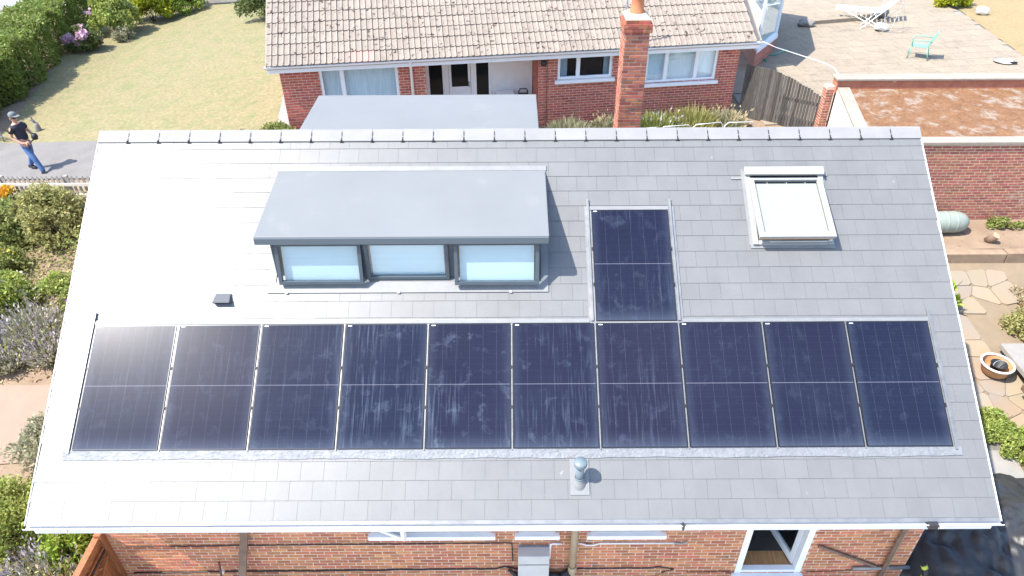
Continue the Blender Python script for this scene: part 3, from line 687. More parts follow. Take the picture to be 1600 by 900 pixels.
def wall(parent, name, P0, P1, z0, z1, th, openings, bmat, mmat, nobj=300, zfocus=None, sfocus=None, wander=0., label=None, course=BC):
    """P0 -> P1 runs left to right seen from outside; openings (s0, s1, za, zb)"""
    P0 = Vector((P0[0], P0[1], 0)); P1 = Vector((P1[0], P1[1], 0)); d = (P1-P0); Ln = d.length; d.normalize(); no = Vector((d.y, -d.x, 0))
    F = Matrix(((d.x, -no.x, 0, P0.x), (d.y, -no.y, 0, P0.y), (0, 0, 1, 0), (0, 0, 0, 1)))       # local y points into the wall
    core = MB(); cuts = sorted({0, Ln}|{o[0] for o in openings}|{o[1] for o in openings})
    for a, b in zip(cuts[:-1], cuts[1:]):
        sp = [(z0, z1)]
        for o in openings:
            if o[0] <= a+1e-6 and o[1] >= b-1e-6:
                ns = []
                for za, zb in sp:
                    if o[2] > za: ns.append((za, min(o[2], zb)))
                    if o[3] < zb: ns.append((max(o[3], za), zb))
                sp = ns
        for za, zb in sp:
            if zb-za > .005: core.box((a, 0, za), (b, th, zb), F)
    wo = core.build(name, mmat, parent)
    if label: wo['label'] = label
    L_ = []
    k = 0; z = z0+.006
    while z+BHH < z1+.01:
        s = -(BP/2 if k % 2 else 0)+random.uniform(-.01, .01)
        while s < Ln:
            a, b = max(s, .002), min(s+BL, Ln-.002)
            segs = [(a, b)] if b-a > .03 else []
            for o in openings:
                if o[2] < z+BHH*.6 and o[3] > z+BHH*.4:
                    ns = []
                    for a_, b_ in segs:
                        if o[0] >= b_ or o[1] <= a_: ns.append((a_, b_)); continue
                        if o[0]-a_ > .03: ns.append((a_, o[0]-.003))
                        if b_-o[1] > .03: ns.append((o[1]+.003, b_))
                    segs = ns
            for a_, b_ in segs: L_.append((a_, b_, z))
            s += BP
        z += course; k += 1
    zf = zfocus if zfocus is not None else (z0+z1)/2; sf = sfocus if sfocus is not None else Ln/2
    L_.sort(key=lambda q: abs(q[2]-zf)*6+abs((q[0]+q[1])/2-sf)*.4)
    me, mm = brick_unit(bmat); rest = MB()
    for i, (a, b, z) in enumerate(L_):
        dz = random.gauss(0, .0012)+wander*math.sin(a*1.7)*.006; pr_ = .006+random.uniform(-.002, .002)
        Mx = F @ Matrix.Translation(((a+b)/2, .002, z+BHH/2+dz)) @ Matrix.Rotation(random.gauss(0, .006+wander*.01), 4, 'Y') @ Matrix.Diagonal((b-a, pr_+.002, BHH, 1))
        if i < nobj: inst('brick', me, Mx, wo)
        else: rest.add([Mx @ Vector(v) for v in mm.v], mm.f)
    if rest.v: tag(rest.build('brick', bmat, wo), kind='stuff')
    return wo, F
YW = .15
ops = [(3.72, 5.50, .96, 1.98), (5.93, 6.47, .96, 1.98), (7.02, 8.08, .96, 1.98), (9.37, 10.42, -.14, 1.98)]
ops = [(a+.36, b+.36, c, d) for a, b, c, d in ops]
fw_o, FWM = wall(house, 'front_wall', (-.36, YW), (12.05, YW), -.42, 2.40, .28, ops, M_brickF, M_mortar, 300, .35, 6.2, label='orange red brick front wall with cables and pipes under the eaves')
# other walls
for nm, P0, P1 in (('gable_wall', (12.05, YW+.285), (12.05, 7.59)), ('rear_wall', (12.05, 7.85), (-.36, 7.85)), ('gable_wall', (-.36, 7.59), (-.36, YW+.285))):
    if nm == 'rear_wall': boxpart(nm, (-.36, 7.6, -.42), (12.05, 7.85, 2.4), M_brickF, house)
    else:
        wall(house, nm, P0, P1, -.42, 2.39, .25, [], M_brickF, M_mortar, 0)
        x = P0[0]; m = MB(); xa, xb = (x-.28, x) if x > 0 else (x, x+.28)
        pf_ = [(YW+.29, 2.392), (7.6, 2.392), (7.6, 2.9), (YR, ZR-.3), (YW+.29, 2.9)]; vs_ = [(xa, *p) for p in pf_]+[(xb, *p) for p in pf_]; k = 5
        m.add(vs_, [tuple(range(k)), tuple(range(2*k-1, k-1, -1))]+[(j, j+k, (j+1) % k+k, (j+1) % k) for j in range(k)]); m.build('gable', M_brickF, house)
# windows of the front wall
def uwin(x0, x1, z0, z1, mull=(), label=None, open_left=False, sill=True):
    t = .07; m = MB(); y0, y1 = YW+.03, YW+.09
    for a, b in (((x0, y0, z0), (x1, y1, z0+t)), ((x0, y0, z1-t), (x1, y1, z1)), ((x0, y0, z0+t), (x0+t, y1, z1-t)), ((x1-t, y0, z0+t), (x1, y1, z1-t))): m.box(a, b)
    for q in mull: m.box((q-.04, y0, z0+t), (q+.04, y1, z1-t))
    o = m.build('window', M_white, house, bevel=.006)
    if label: o['label'] = label
    xs_ = [x0]+list(mull)+[x1]
    for a, b in zip(xs_[:-1], xs_[1:]):
        if open_left and a == x0: continue
        boxpart('pane', (a+.04, YW+.055, z0+t), (b-.04, YW+.063, z1-t), M_glassd, o)
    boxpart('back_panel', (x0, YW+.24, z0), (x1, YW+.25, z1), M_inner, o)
    if sill: boxpart('sill', (x0-.07, YW-.085, z0-.09), (x1+.07, YW+.05, z0-.002), M_white, o, bevel=.008)
    return o
w1 = uwin(3.72, 5.50, .96, 1.98, (4.25, 4.9), 'wide white window with one casement open over its sill', True)
Mx = Matrix.Translation((3.80, YW+.02, 0)) @ Matrix.Rotation(R(-22), 4, 'Z')
m = MB(); t = .06
for a, b in (((0, -.03, 1.0), (.47, .03, 1.06)), ((0, -.03, 1.86), (.47, .03, 1.92)), ((0, -.03, 1.06), (t, .03, 1.86)), ((.47-t, -.03, 1.06), (.47, .03, 1.86))): m.box(a, b, Mx)
m.build('casement', M_white, w1); boxpart('pane', (t, -.005, 1.06), (.47-t, .005, 1.86), M_glassd, w1, Mx)
uwin(5.93, 6.47, .96, 1.98, (), 'narrow white window above the white wall box')
uwin(7.02, 8.08, .96, 1.98, (7.55,), 'white window between the beige pipe and the doorway')
# doorway
m = MB(); x0, x1 = 9.37, 10.42
for a, b in (((x0, YW-.01, -.14), (x0+.10, YW+.10, 1.98)), ((x1-.10, YW-.01, -.14), (x1, YW+.10, 1.98)), ((x0+.10, YW-.01, 1.88), (x1-.10, YW+.10, 1.98)), ((x0+.10, YW+.0, -.14), (x1-.10, YW+.10, -.08))): m.box(a, b)
dr = m.build('doorway', M_white, house, bevel=.006); dr['label'] = 'open white framed doorway showing an oak floor'
boxpart('sill', (x0-.04, YW-.13, -.225), (x1+.04, YW+.02, -.145), M_white, dr, bevel=.01)
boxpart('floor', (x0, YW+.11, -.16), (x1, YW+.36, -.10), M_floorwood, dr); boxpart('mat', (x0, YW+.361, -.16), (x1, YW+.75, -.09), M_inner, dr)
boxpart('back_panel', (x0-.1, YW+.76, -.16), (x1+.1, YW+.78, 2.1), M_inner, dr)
Mx = Matrix.Translation((x1-.10, YW+.11, 0)) @ Matrix.Rotation(R(104), 4, 'Z')
m = MB()
for a, b in (((0, -.02, -.07), (.85, .02, .08)), ((0, -.02, .08), (.09, .02, 1.86)), ((.76, -.02, .08), (.85, .02, 1.86)), ((.09, -.02, 1.77), (.76, .02, 1.86))): m.box(a, b, Mx)
m.build('door_leaf', M_white, dr); boxpart('pane', (.09, -.004, .08), (.76, .004, 1.77), M_glass, dr, Mx)
# wall services
y = YW
wb = boxpart('wall_box', (5.91, y-.20, -.30), (6.39, y-.012, .62), pm('off_white_casing', (.50, .495, .48), (.45, .445, .43), 4, rough=.7), house, bevel=.012); wb['label'] = 'white box on the brick wall under a felted top'
m = MB(); m.hexa([(5.925, y-.205, .40), (6.375, y-.205, .40), (6.375, y-.013, .63), (5.925, y-.013, .63), (5.925, y-.207, .41), (6.375, y-.207, .41), (6.375, y-.013, .645), (5.925, y-.013, .645)]); m.build('felt_top', M_greyfelt, wb)
def wtube(name, pts, r, mat, label=None, n=8): 
    o = MB().tube(pts, r, n).build(name, mat, house)
    if label: o['label'] = label
    return o
def run(xa, za, xb, zb, n=30, yy=None, sag=.004): return [(xa+(xb-xa)*i/n, (yy if yy is not None else y-.022), za+(zb-za)*i/n+random.gauss(0, sag)) for i in range(n+1)]
wtube('cable', run(-.1, .665, 5.80, .715, 60)+[(5.82, y-.022, .66), (5.83, y-.022, .25)], .009, M_blackcable, 'dark cable clipped along the wall under the windows')
wtube('cable', run(-.2, -.03, 5.55, .03, 50, sag=.006)+[(5.7, y-.022, .09), (5.92, y-.03, .03)], .012, M_black, 'black cable low on the wall towards the white box')
wtube('cable', run(6.85, .02, 8.0, .03, 14)+[(8.15, y-.022, .06), (8.38, y-.022, 0), (8.2, y-.022, -.1)], .010, M_black, 'black cable low on the wall beyond the beige pipe')
wtube('cable', run(8.6, -.09, 9.35, -.08, 10)+[], .006, M_blackcable, 'thin dark cable beside the doorway sill')
wtube('cable', run(10.5, -.10, 11.6, -.05, 10)+[], .006, M_blackcable, 'thin dark cable between doorway and downpipe')
wtube('conduit', [(6.36, y-.03, .30), (6.40, y-.03, .32), (6.41, y-.03, .68), (6.45, y-.03, .70), (6.58, y-.03, .70)], .016, M_whitepaint, 'white pipe bending up beside the white box')
wtube('conduit', [(6.80, y-.03, .70), (6.88, y-.03, .70), (6.97, y-.03, .655), (7.06, y-.03, .655), (7.16, y-.03, .70), (8.3, y-.03, .70)], .013, M_whitepaint, 'thin white conduit running right of the beige pipe')
wtube('cable', [(8.3, y-.03, .70), (8.42, y-.035, .69), (8.5, y-.03, .74)], .016, M_metalthin)
wtube('soil_pipe', [(6.76, y-.11, 2.2), (6.755, y-.11, .2)], .055, M_brownpipe, 'beige downpipe with a black connector at its foot', 16)
m = MB().lathe((6.755, y-.11, .0), [(.062, .24), (.066, .235), (.066, .12), (.060, .10), (.06, .02), (.05, -.1)], 18); m.build('pipe_socket', M_brownpipe, house)
MB().tube([(6.74, y-.10, .05), (6.64, y-.10, -.06), (6.55, y-.10, -.2)], .075, 14).build('pipe_connector', M_black, house)
MB().tube([(6.39, y-.09, -.03), (6.62, y-.09, -.08)], .05, 12).build('pipe_connector', M_black, house)
MB().tube([(5.92, y-.1, -.06), (5.76, y-.06, .06)], [.055, .02], 10).build('pipe_connector', M_black, house)
wtube('downpipe', [(11.86, y-.09, 1.9), (11.70, y-.06, 1.0), (11.68, y-.06, -.42)], .034, M_brownwood, 'dark brown downpipe near the wall corner', 12)
wtube('downpipe', [(11.93, y-.05, 1.9), (11.76, y-.04, 1.0), (11.74, y-.04, -.42)], .016, M_brownpipe)
o = MB().bar((10.53, y-.035, .615), (11.57, y-.035, .06), .035, .045).build('rail', M_brownwood, house); o['label'] = 'brown bar fixed slanting across the brick wall'
o = MB().tube([(11.2, y-.04, .02), (12.1, y-.04, .04)], .03, 12).build('waste_pipe', M_zinc, house)
# posts and tools leaning at the wall
o = MB().bar((1.50, -.12, -.40), (1.86, .08, 1.25), .11, .05, (0, 1, 0)).build('timber_post', M_brownwood); tag(o, 'dark brown timber plank leaning against the brick wall', 'post')
t_ = thing('rod', 'thin dark rod leaning against the brick wall', 'rod', (1.38, -.5, -.4))
MB().tube([(1.40, -.45, -.40), (1.24, .11, .30)], .016, 8).build('shaft', M_brownwood, t_); boxpart('label_tie', (1.25, .02, .10), (1.30, .06, .16), M_whitepaint, t_)
t_ = thing('garden_tool', 'red and black tool at the foot of the timber post', 'tool', (1.98, -.2, -.4))
MB().tube([(1.9, -.06, -.12), (2.06, -.1, -.14)], .045, 10).build('handle', M_black, t_); MB().tube([(1.98, -.09, -.4), (1.98, -.09, -.08)], .03, 10).build('grip', M_red, t_)
t_ = thing('hose', 'black hose with yellow bands at the wall corner', 'hose', (12.16, -.15, -.4))
MB().tube([(12.18, .0, .32), (12.22, -.08, .20), (12.20, -.14, .0), (12.12, -.16, -.12), (11.95, -.16, -.16), (11.85, -.16, -.40)], .045, 12).build('tube', M_black, t_)
MB().tube([(12.185, -.02, .30), (12.205, -.05, .255)], .049, 12).build('band', M_hivis, t_); MB().tube([(12.213, -.10, .14), (12.207, -.12, .08)], .049, 12).build('band', M_hivis, t_)

# chimney
ch = MB().box((8.10, 8.0, 1.0), (8.585, 8.55, 6.0)).build('chimney', pm('old_mortar', (.40, .30, .23), (.32, .24, .19), 8, rough=.95, bump=.3), house); ch['label'] = 'tall red brick chimney with an orange pot'
def face_bricks(parent, O, d, nrm, Ln, z0, z1, mat, pitch=.2425, nmax=300):
    me, mm = brick_unit(mat); d = Vector(d); nrm = Vector(nrm); F = Matrix(((d.x, -nrm.x, 0, O[0]), (d.y, -nrm.y, 0, O[1]), (0, 0, 1, 0), (0, 0, 0, 1))); k = 0; z = z0
    while z+BHH < z1+.005:
        s = -(pitch/2 if k % 2 else 0)
        while s < Ln-.02:
            a, b = max(s+.009, .002), min(s+pitch-.009, Ln-.002)
            if b-a > .03: inst('brick', me, F @ Matrix.Translation(((a+b)/2, .002, z+BHH/2)) @ Matrix.Rotation(random.gauss(0, .012), 4, 'Y') @ Matrix.Diagonal((b-a, .008+random.uniform(-.003, .003), BHH, 1)), parent)
            s += pitch
        z += BC; k += 1
face_bricks(ch, (8.10, 8.0), (1, 0, 0), (0, -1, 0), .485, 3.6, 6.0, M_brickC)
face_bricks(ch, (8.10, 8.55), (0, -1, 0), (-1, 0, 0), .55, 3.6, 6.0, M_brickC, .275)
boxpart('corbel', (8.06, 7.96, 6.0), (8.625, 8.59, 6.16), M_brickC, ch)
face_bricks(ch, (8.06, 7.958), (1, 0, 0), (0, -1, 0), .565, 6.005, 6.16, M_brickC, .188)
face_bricks(ch, (8.058, 8.59), (0, -1, 0), (-1, 0, 0), .63, 6.005, 6.16, M_brickC, .21)
boxpart('corbel', (8.10, 8.0, 6.161), (8.585, 8.55, 6.235), M_brickC, ch)
face_bricks(ch, (8.10, 7.998), (1, 0, 0), (0, -1, 0), .485, 6.163, 6.23, M_brickC, .2425)
m = MB(); m.hexa([(8.09, 7.99, 6.236), (8.595, 7.99, 6.236), (8.595, 8.56, 6.236), (8.09, 8.56, 6.236), (8.18, 8.10, 6.32), (8.50, 8.10, 6.32), (8.50, 8.45, 6.32), (8.18, 8.45, 6.32)]); m.build('flaunching', M_stonecap, ch)
MB().lathe((8.335, 8.27, 0), [(.15, 6.30), (.155, 6.34), (.13, 6.38), (.115, 6.70), (.14, 6.72), (.14, 6.78), (.12, 6.80), (.09, 6.80), (.09, 6.5)], 24).build('chimney_pot', M_pot, ch)

# ------------------------------------------------------------------ bungalow behind
bun = thing('bungalow', 'red brick bungalow under brown concrete tiles behind the slate roof', 'bungalow', (6, 17, 1.65))
GA0 = Vector((-.52, 12.075, 0)); GB0 = Vector((12.853, 13.934, 0)); bd = (GB0-GA0).normalized(); bn = Vector((-bd.y, bd.x, 0)); BLn = (GB0-GA0).length
FB = Matrix(((bd.x, bn.x, 0, GA0.x), (bd.y, bn.y, 0, GA0.y), (0, 0, 1, 0), (0, 0, 0, 1)))      # local: s along eave, t depth, z
def bp(s, t, z): return FB @ Vector((s, t, z))
EZ = 3.95; BR = R(30)
m = MB(); dpt = 4.6; zt = EZ+dpt*math.tan(BR)
for q in ([(0, .06, EZ-.02), (BLn, .06, EZ-.02), (BLn, dpt, zt-.02), (0, dpt, zt-.02)], [(BLn, 2*dpt, EZ-.02), (0, 2*dpt, EZ-.02), (0, dpt, zt-.02), (BLn, dpt, zt-.02)]):
    tp = [bp(*p) for p in q]; m.hexa([p-Vector((0, 0, .12)) for p in tp]+tp)
broof = m.build('roof', M_deck, bun)
# double roman tiles
TW, TG, TL = .31, .365, .44
def tile_geo():
    pf_ = []
    for k in range(2):
        for i in range(7):
            xx = k*TW/2+TW/2*i/7; u = i/7
            zz = .03*math.sin(math.pi*min(1, max(0, (u-.62)/.38))) if u > .62 else 0.
            pf_.append((xx, zz))
    pf_.append((TW-.004, .0)); vs_ = []; fs = []; k = len(pf_)
    for tt, hz in ((0, .030), (TL, 0.0)):
        for x_, z_ in pf_: vs_.append((x_, tt, z_+hz))
    for x_, z_ in pf_: vs_.append((x_, 0, z_+.008))
    for j in range(k-1): fs += [(j, j+1, j+1+k, j+k), (j+2*k, j+1+2*k, j+1, j)]
    return vs_, fs
tv_, tf_ = tile_geo(); tme = bpy.data.meshes.new('tile'); tme.from_pydata(tv_, [], tf_); tme.materials.append(M_tile)
cB, sB = math.cos(BR), math.sin(BR)
def tile_M(s, t, h=0): return FB @ Matrix(((1, 0, 0, s), (0, cB, -sB, t*cB), (0, sB, cB, EZ+.015+t*sB+h), (0, 0, 0, 1)))
M_tile2 = pm('newer_pink_tile', (.42, .24, .20), rough=.9, bump=.3, rnd=.06)
tl = []
for k in range(14):
    for i in range(int(BLn/TW)+1):
        s = i*TW+.02
        if s+TW > BLn+.12: continue
        tl.append((k, s, -.07+k*TG))
rest = MB(); tme2 = tme.copy(); tme2.materials[0] = M_tile2
for k, s, t in tl:
    Mx = tile_M(s, t, random.uniform(-.002, .004)) @ Matrix.Rotation(random.gauss(0, .004), 4, 'Z')
    if k < 7 and 0 <= len([c for c in broof.children]) : pass
    if k*43 + 0 < 7*43 and k < 7: inst('tile', tme2 if (k == 0 and 1.9 < s < 2.7) else tme, Mx, broof)
    else: rest.add([Mx @ Vector(v) for v in tv_], tf_)
tag(rest.build('tile', M_tile, broof), kind='stuff')
for s in (0.0, BLn): 
    m = MB(); m.bar(bp(s, .03, EZ-.05), bp(s, dpt, zt-.05), .03, .12); m.build('verge_board', M_coping, broof)
# gutter and fascia of the bungalow
m = MB(); pf2 = [(math.cos(math.pi+math.pi*i/8)*.06, math.sin(math.pi+math.pi*i/8)*.06) for i in range(9)]; pf2 += [(a_*.88, b_*.88) for a_, b_ in pf2][::-1]; k = len(pf2)
vs_ = [bp(-.06, .0+a_, EZ-.035+b_*1.2) for a_, b_ in pf2]+[bp(BLn+.06, a_, EZ-.035+b_*1.2) for a_, b_ in pf2]
m.add(vs_, [(j, (j+1) % k, (j+1) % k+k, j+k) for j in range(k)]+[tuple(range(k))]+[tuple(range(2*k-1, k-1, -1))]); m.build('gutter', M_gutter, bun)
boxpart('fascia', (.0, .065, EZ-.24), (BLn, .09, EZ-.04), M_white, bun, FB)
boxpart('soffit', (.0, .09, EZ-.24), (BLn, .42, EZ-.225), M_white, bun, FB)
WT = .36
bw = {'a': (1.26, 3.36), 'b': (7.79, 9.36), 'c': (10.34, 12.46)}
S0, S1 = .24, 13.10
RC0, RC1, RD = 4.10, 7.25, .95
def bwall(sa, sb_, t, ops, nm, nobj, zf, sf, lab=None):
    P0 = bp(sa, t, 0); P1 = bp(sb_, t, 0); return wall(bun, nm, (P0.x, P0.y), (P1.x, P1.y), 1.5, EZ-.23, .25, [(a-sa, b-sa, c, d) for a, b, c, d in ops], M_brickB, M_mortarB, nobj, zf, sf, label=lab)
bwall(S0, RC0, WT, [(1.26, 3.36, 1.85, 3.72)], 'front_wall', 150, 3.2, .5)
bwall(RC1, S1, WT, [(7.79, 9.36, 3.0, 3.72), (10.34, 12.46, 2.75, 3.72)], 'front_wall', 300, 3.0, 3.2)
P0 = bp(RC1, WT+RD, 0); P1 = bp(RC1, WT+.02, 0); wall(bun, 'porch_wall', (P0.x, P0.y), (P1.x, P1.y), 1.5, EZ-.23, .2, [], M_brickB, M_mortarB, 120, 3.2, .8)
P0 = bp(S1, WT+.02, 0); P1 = bp(S1, 2*dpt-.3, 0); wall(bun, 'gable_wall', (P0.x, P0.y), (P1.x, P1.y), 1.5, EZ+.1, .25, [], M_brickB, M_mortarB, 150, 3.2, .5)
P0 = bp(S0, 2*dpt-.3, 0); P1 = bp(S0, WT+.02, 0); wall(bun, 'gable_wall', (P0.x, P0.y), (P1.x, P1.y), 1.5, EZ+.1, .25, [], M_brickB, M_mortarB, 60, 2.5, 8.0)
for s in (S0, S1-.25):
    m = MB(); vs_ = [bp(s+a_, t, z) for a_ in (0, .24) for t, z in ((WT+.3, EZ-.2), (2*dpt-.6, EZ-.2), (dpt, zt-.3))]; m.add(vs_, [(0, 1, 2), (5, 4, 3), (0, 3, 4, 1), (1, 4, 5, 2), (2, 5, 3, 0)]); m.build('gable', M_brickB, bun)
boxpart('rear_wall', (S0+.26, 2*dpt-.55, 1.5), (S1-.26, 2*dpt-.3, EZ-.1), M_brickB, bun, FB)
def bwin(s0, s1, z0, z1, mull, lab, curtain, t0=WT, sill=True, inner=True, mt=M_glass):
    t = .075; m = MB(); y0, y1 = t0+.02, t0+.09
    for a, b in (((s0, y0, z0), (s1, y1, z0+t)), ((s0, y0, z1-t), (s1, y1, z1)), ((s0, y0, z0+t), (s0+t, y1, z1-t)), ((s1-t, y0, z0+t), (s1, y1, z1-t))): m.box(a, b, FB)
    for q in mull: m.box((q-.055, y0, z0+t), (q+.055, y1, z1-t), FB)
    o = m.build('window', M_white, bun, bevel=.006); o['label'] = lab
    xs_ = [s0+t-.055]+list(mull)+[s1-t+.055]
    for a, b in zip(xs_[:-1], xs_[1:]): boxpart('pane', (a+.055, t0+.05, z0+t), (b-.055, t0+.058, z1-t), mt, o, FB)
    if curtain == 'full': boxpart('curtain', (s0, t0+.16, z0), (s1, t0+.17, z1), M_curtain, o, FB)
    elif curtain == 'sides':
        boxpart('curtain', (s0+.02, t0+.16, z0), (s0+.30, t0+.17, z1), M_blind, o, FB); boxpart('curtain', (s1-.22, t0+.16, z0), (s1-.02, t0+.17, z1), M_blind, o, FB)
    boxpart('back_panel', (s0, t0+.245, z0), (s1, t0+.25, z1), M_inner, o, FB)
    if sill: boxpart('sill', (s0-.08, t0-.10, z0-.09), (s1+.08, t0+.03, z0-.002), M_white, o, FB, bevel=.008)
    return o
bwin(1.26, 3.36, 1.85, 3.715, (1.86,), 'large white window with net curtains near the bungalow corner', 'full')
bwin(7.79, 9.36, 3.0, 3.715, (8.38,), 'white window with dark room behind, beside the porch', 'sides', mt=M_glassd)
bwin(10.34, 12.46, 2.75, 3.715, (10.95, 11.85), 'three light white window beyond the chimney', 'full')
# porch: door with side lights and a white panel
tp = WT+RD
boxpart('porch_panel', (6.0, tp, 1.5), (RC1-.02, tp+.1, 3.715), M_render, bun, FB)
m = MB()
for a, b in ((4.12, 4.22), (4.60, 4.78), (5.42, 5.58), (5.94, 6.0)): m.box((a, tp-.03, 1.6), (b, tp+.06, 3.7), FB)
for a, b in ((4.22, 4.60), (5.58, 5.94)): m.box((a, tp-.03, 3.6), (b, tp+.06, 3.7), FB); m.box((a, tp-.03, 1.6), (b, tp+.06, 1.75), FB)
m.box((4.78, tp-.03, 3.6), (5.42, tp+.06, 3.7), FB)
dz = m.build('front_door', M_white, bun); dz['label'] = 'white front door with dark glazing in the porch'
boxpart('door_leaf', (4.79, tp-.015, 1.62), (5.41, tp+.045, 3.59), M_white, dz, FB)
boxpart('pane', (4.86, tp-.022, 2.62), (5.34, tp-.016, 3.50), pm('black_glass', (.012, .014, .016), rough=.06, spec=.15), dz, FB)
boxpart('lower_panel', (4.88, tp-.028, 1.75), (5.32, tp-.016, 2.5), M_white, dz, FB, bevel=.008)
for a, b in ((4.22, 4.60), (5.58, 5.94)): boxpart('side_light', (a, tp+.0, 1.75), (b, tp+.01, 3.6), pm('black_glass', (.012, .014, .016), rough=.06, spec=.15), dz, FB)
boxpart('handle', (5.345, tp-.07, 2.60), (5.375, tp-.016, 2.76), M_metalthin, dz, FB)
boxpart('porch_wall', (RC0-.25, WT+.26, 1.5), (RC0, tp, 3.715), M_brickB, bun, FB); boxpart('porch_ceiling', (RC0, .42, 3.716), (RC1, tp+.1, 3.73), M_white, bun, FB); boxpart('porch_floor', (RC0, WT, 1.6), (RC1, tp, 1.66), M_paleconc, bun, FB)
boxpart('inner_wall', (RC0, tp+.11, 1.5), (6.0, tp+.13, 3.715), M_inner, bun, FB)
sb_o = thing('storage_box', 'white plastic storage box standing in the porch', 'box', bp(6.35, tp-.3, 1.66))
boxpart('casing', (6.15, tp-.45, 1.66), (6.62, tp-.12, 2.42), M_whitepaint, sb_o, FB, bevel=.03); boxpart('lid', (6.13, tp-.47, 2.42), (6.64, tp-.10, 2.47), M_whitepaint, sb_o, FB, bevel=.015); boxpart('vent', (6.25, tp-.475, 2.33), (6.29, tp-.451, 2.37), M_black, sb_o, FB)
fs_o = thing('folding_steps', 'small black folding steps beside the white box in the porch', 'steps', bp(6.95, tp-.35, 1.66))
MB().tube([bp(6.80, tp-.30, 1.66), bp(6.80, tp-.22, 2.45), bp(6.84, tp-.21, 2.52), bp(7.02, tp-.21, 2.52), bp(7.06, tp-.22, 2.45), bp(7.06, tp-.30, 1.66)], .018, 8).build('frame', M_black, fs_o)
for zz in (1.9, 2.15, 2.38): boxpart('tread', (6.80, tp-.42, zz), (7.06, tp-.24, zz+.03), M_black, fs_o, FB)
# downpipe, aerial mast, wall lamp
MB().tube([bp(3.72, -.0, EZ-.06), bp(3.72, .05, EZ-.16), bp(3.72, WT-.06, EZ-.36), bp(3.72, WT-.06, 1.6)], .04, 12).build('downpipe', M_white, bun)
MB().tube([bp(9.52, .0, 3.45), bp(9.52, .0, 6.3)], .025, 10).build('aerial_mast', M_metalthin, bun)
MB().tube([bp(7.48, WT-.03, 3.7), bp(7.48, WT-.03, 1.7)], .012, 6).build('wall_cable', M_brownwood, bun)
MB().lathe(bp(7.36, WT-.16, 3.56), [(0, .08), (.07, .07), (.09, 0), (.07, -.07), (0, -.08)], 14).build('wall_lamp', M_black, bun)
# glazed bay at the gable
def pt(x, y, z): return Vector((x, y, z))
bayp = [(14.1, 17.9), (15.25, 19.6), (16.25, 23.4), (14.6, 24.5)]
bay = bun
m = MB()
for z0, z1, sc, nm, mt in ((1.5, 2.28, 0., 'bay_base', M_mortarB),):
    k = len(bayp); m.add([(x, y, z0) for x, y in bayp]+[(x, y, z1) for x, y in bayp], [tuple(range(k))[::-1], tuple(range(k, 2*k))]+[(j, (j+1) % k, (j+1) % k+k, j+k) for j in range(k)])
bay = m.build('bay', M_mortarB, bun); bay['label'] = 'glazed bay on a low brick base at the side of the bungalow'
me_, mm_ = brick_unit(M_brickB)
for (xa, ya), (xb, yb) in zip(bayp[:-1], bayp[1:]):
    dd = Vector((xb-xa, yb-ya, 0)); face_bricks(bay, (xa, ya), dd.normalized(), Vector((dd.y, -dd.x, 0)).normalized(), dd.length, 1.55, 2.26, M_brickB, .2255)
def off(i, o):
    c = Vector((14.6, 21.5)); p = Vector(bayp[i]); return p+(p-c).normalized()*o
m = MB(); P_ = [off(i, .14) for i in range(4)]; m.add([(p.x, p.y, 2.285) for p in P_]+[(p.x, p.y, 2.37) for p in P_], [(3, 2, 1, 0), (4, 5, 6, 7)]+[(j, (j+1) % 4, (j+1) % 4+4, j+4) for j in range(4)]); m.build('sill', M_white, bay)
for i in range(3):
    a_, b_ = Vector((*bayp[i], 0)), Vector((*bayp[i+1], 0)); nseg = 1 if i == 0 else (4 if i == 1 else 2)
    m = MB()
    for k in range(0 if i == 0 else 1, nseg+1):
        p = a_.lerp(b_, k/nseg); m.box((p.x-.045, p.y-.045, 2.37), (p.x+.045, p.y+.045, 4.2))
    dv_ = (b_-a_).normalized()*.05; m.bar(a_+dv_+Vector((0, 0, 2.412)), b_-dv_+Vector((0, 0, 2.412)), .08, .08); m.bar(a_+dv_+Vector((0, 0, 4.205)), b_-dv_+Vector((0, 0, 4.205)), .08, .1); m.build('window_frame', M_white, bay)
    for k in range(nseg):
        p, q = a_.lerp(b_, k/nseg), a_.lerp(b_, (k+1)/nseg); MB().bar(p+Vector((0, 0, 3.3)), q+Vector((0, 0, 3.3)), .008, 1.75).build('pane', M_glass, bay)
        ctr = Vector((14.5, 21.4, 0)); MB().bar(p.lerp(ctr, .025)+Vector((0, 0, 3.3)), q.lerp(ctr, .025)+Vector((0, 0, 3.3)), .008, 1.75).build('curtain', M_blind, bay)
m = MB(); P_ = [off(i, .2) for i in range(4)]; m.add([(p.x, p.y, 4.26) for p in P_]+[(p.x, p.y, 4.36) for p in P_], [(3, 2, 1, 0), (4, 5, 6, 7)]+[(j, (j+1) % 4, (j+1) % 4+4, j+4) for j in range(4)]); m.build('bay_roof', M_grp, bay)

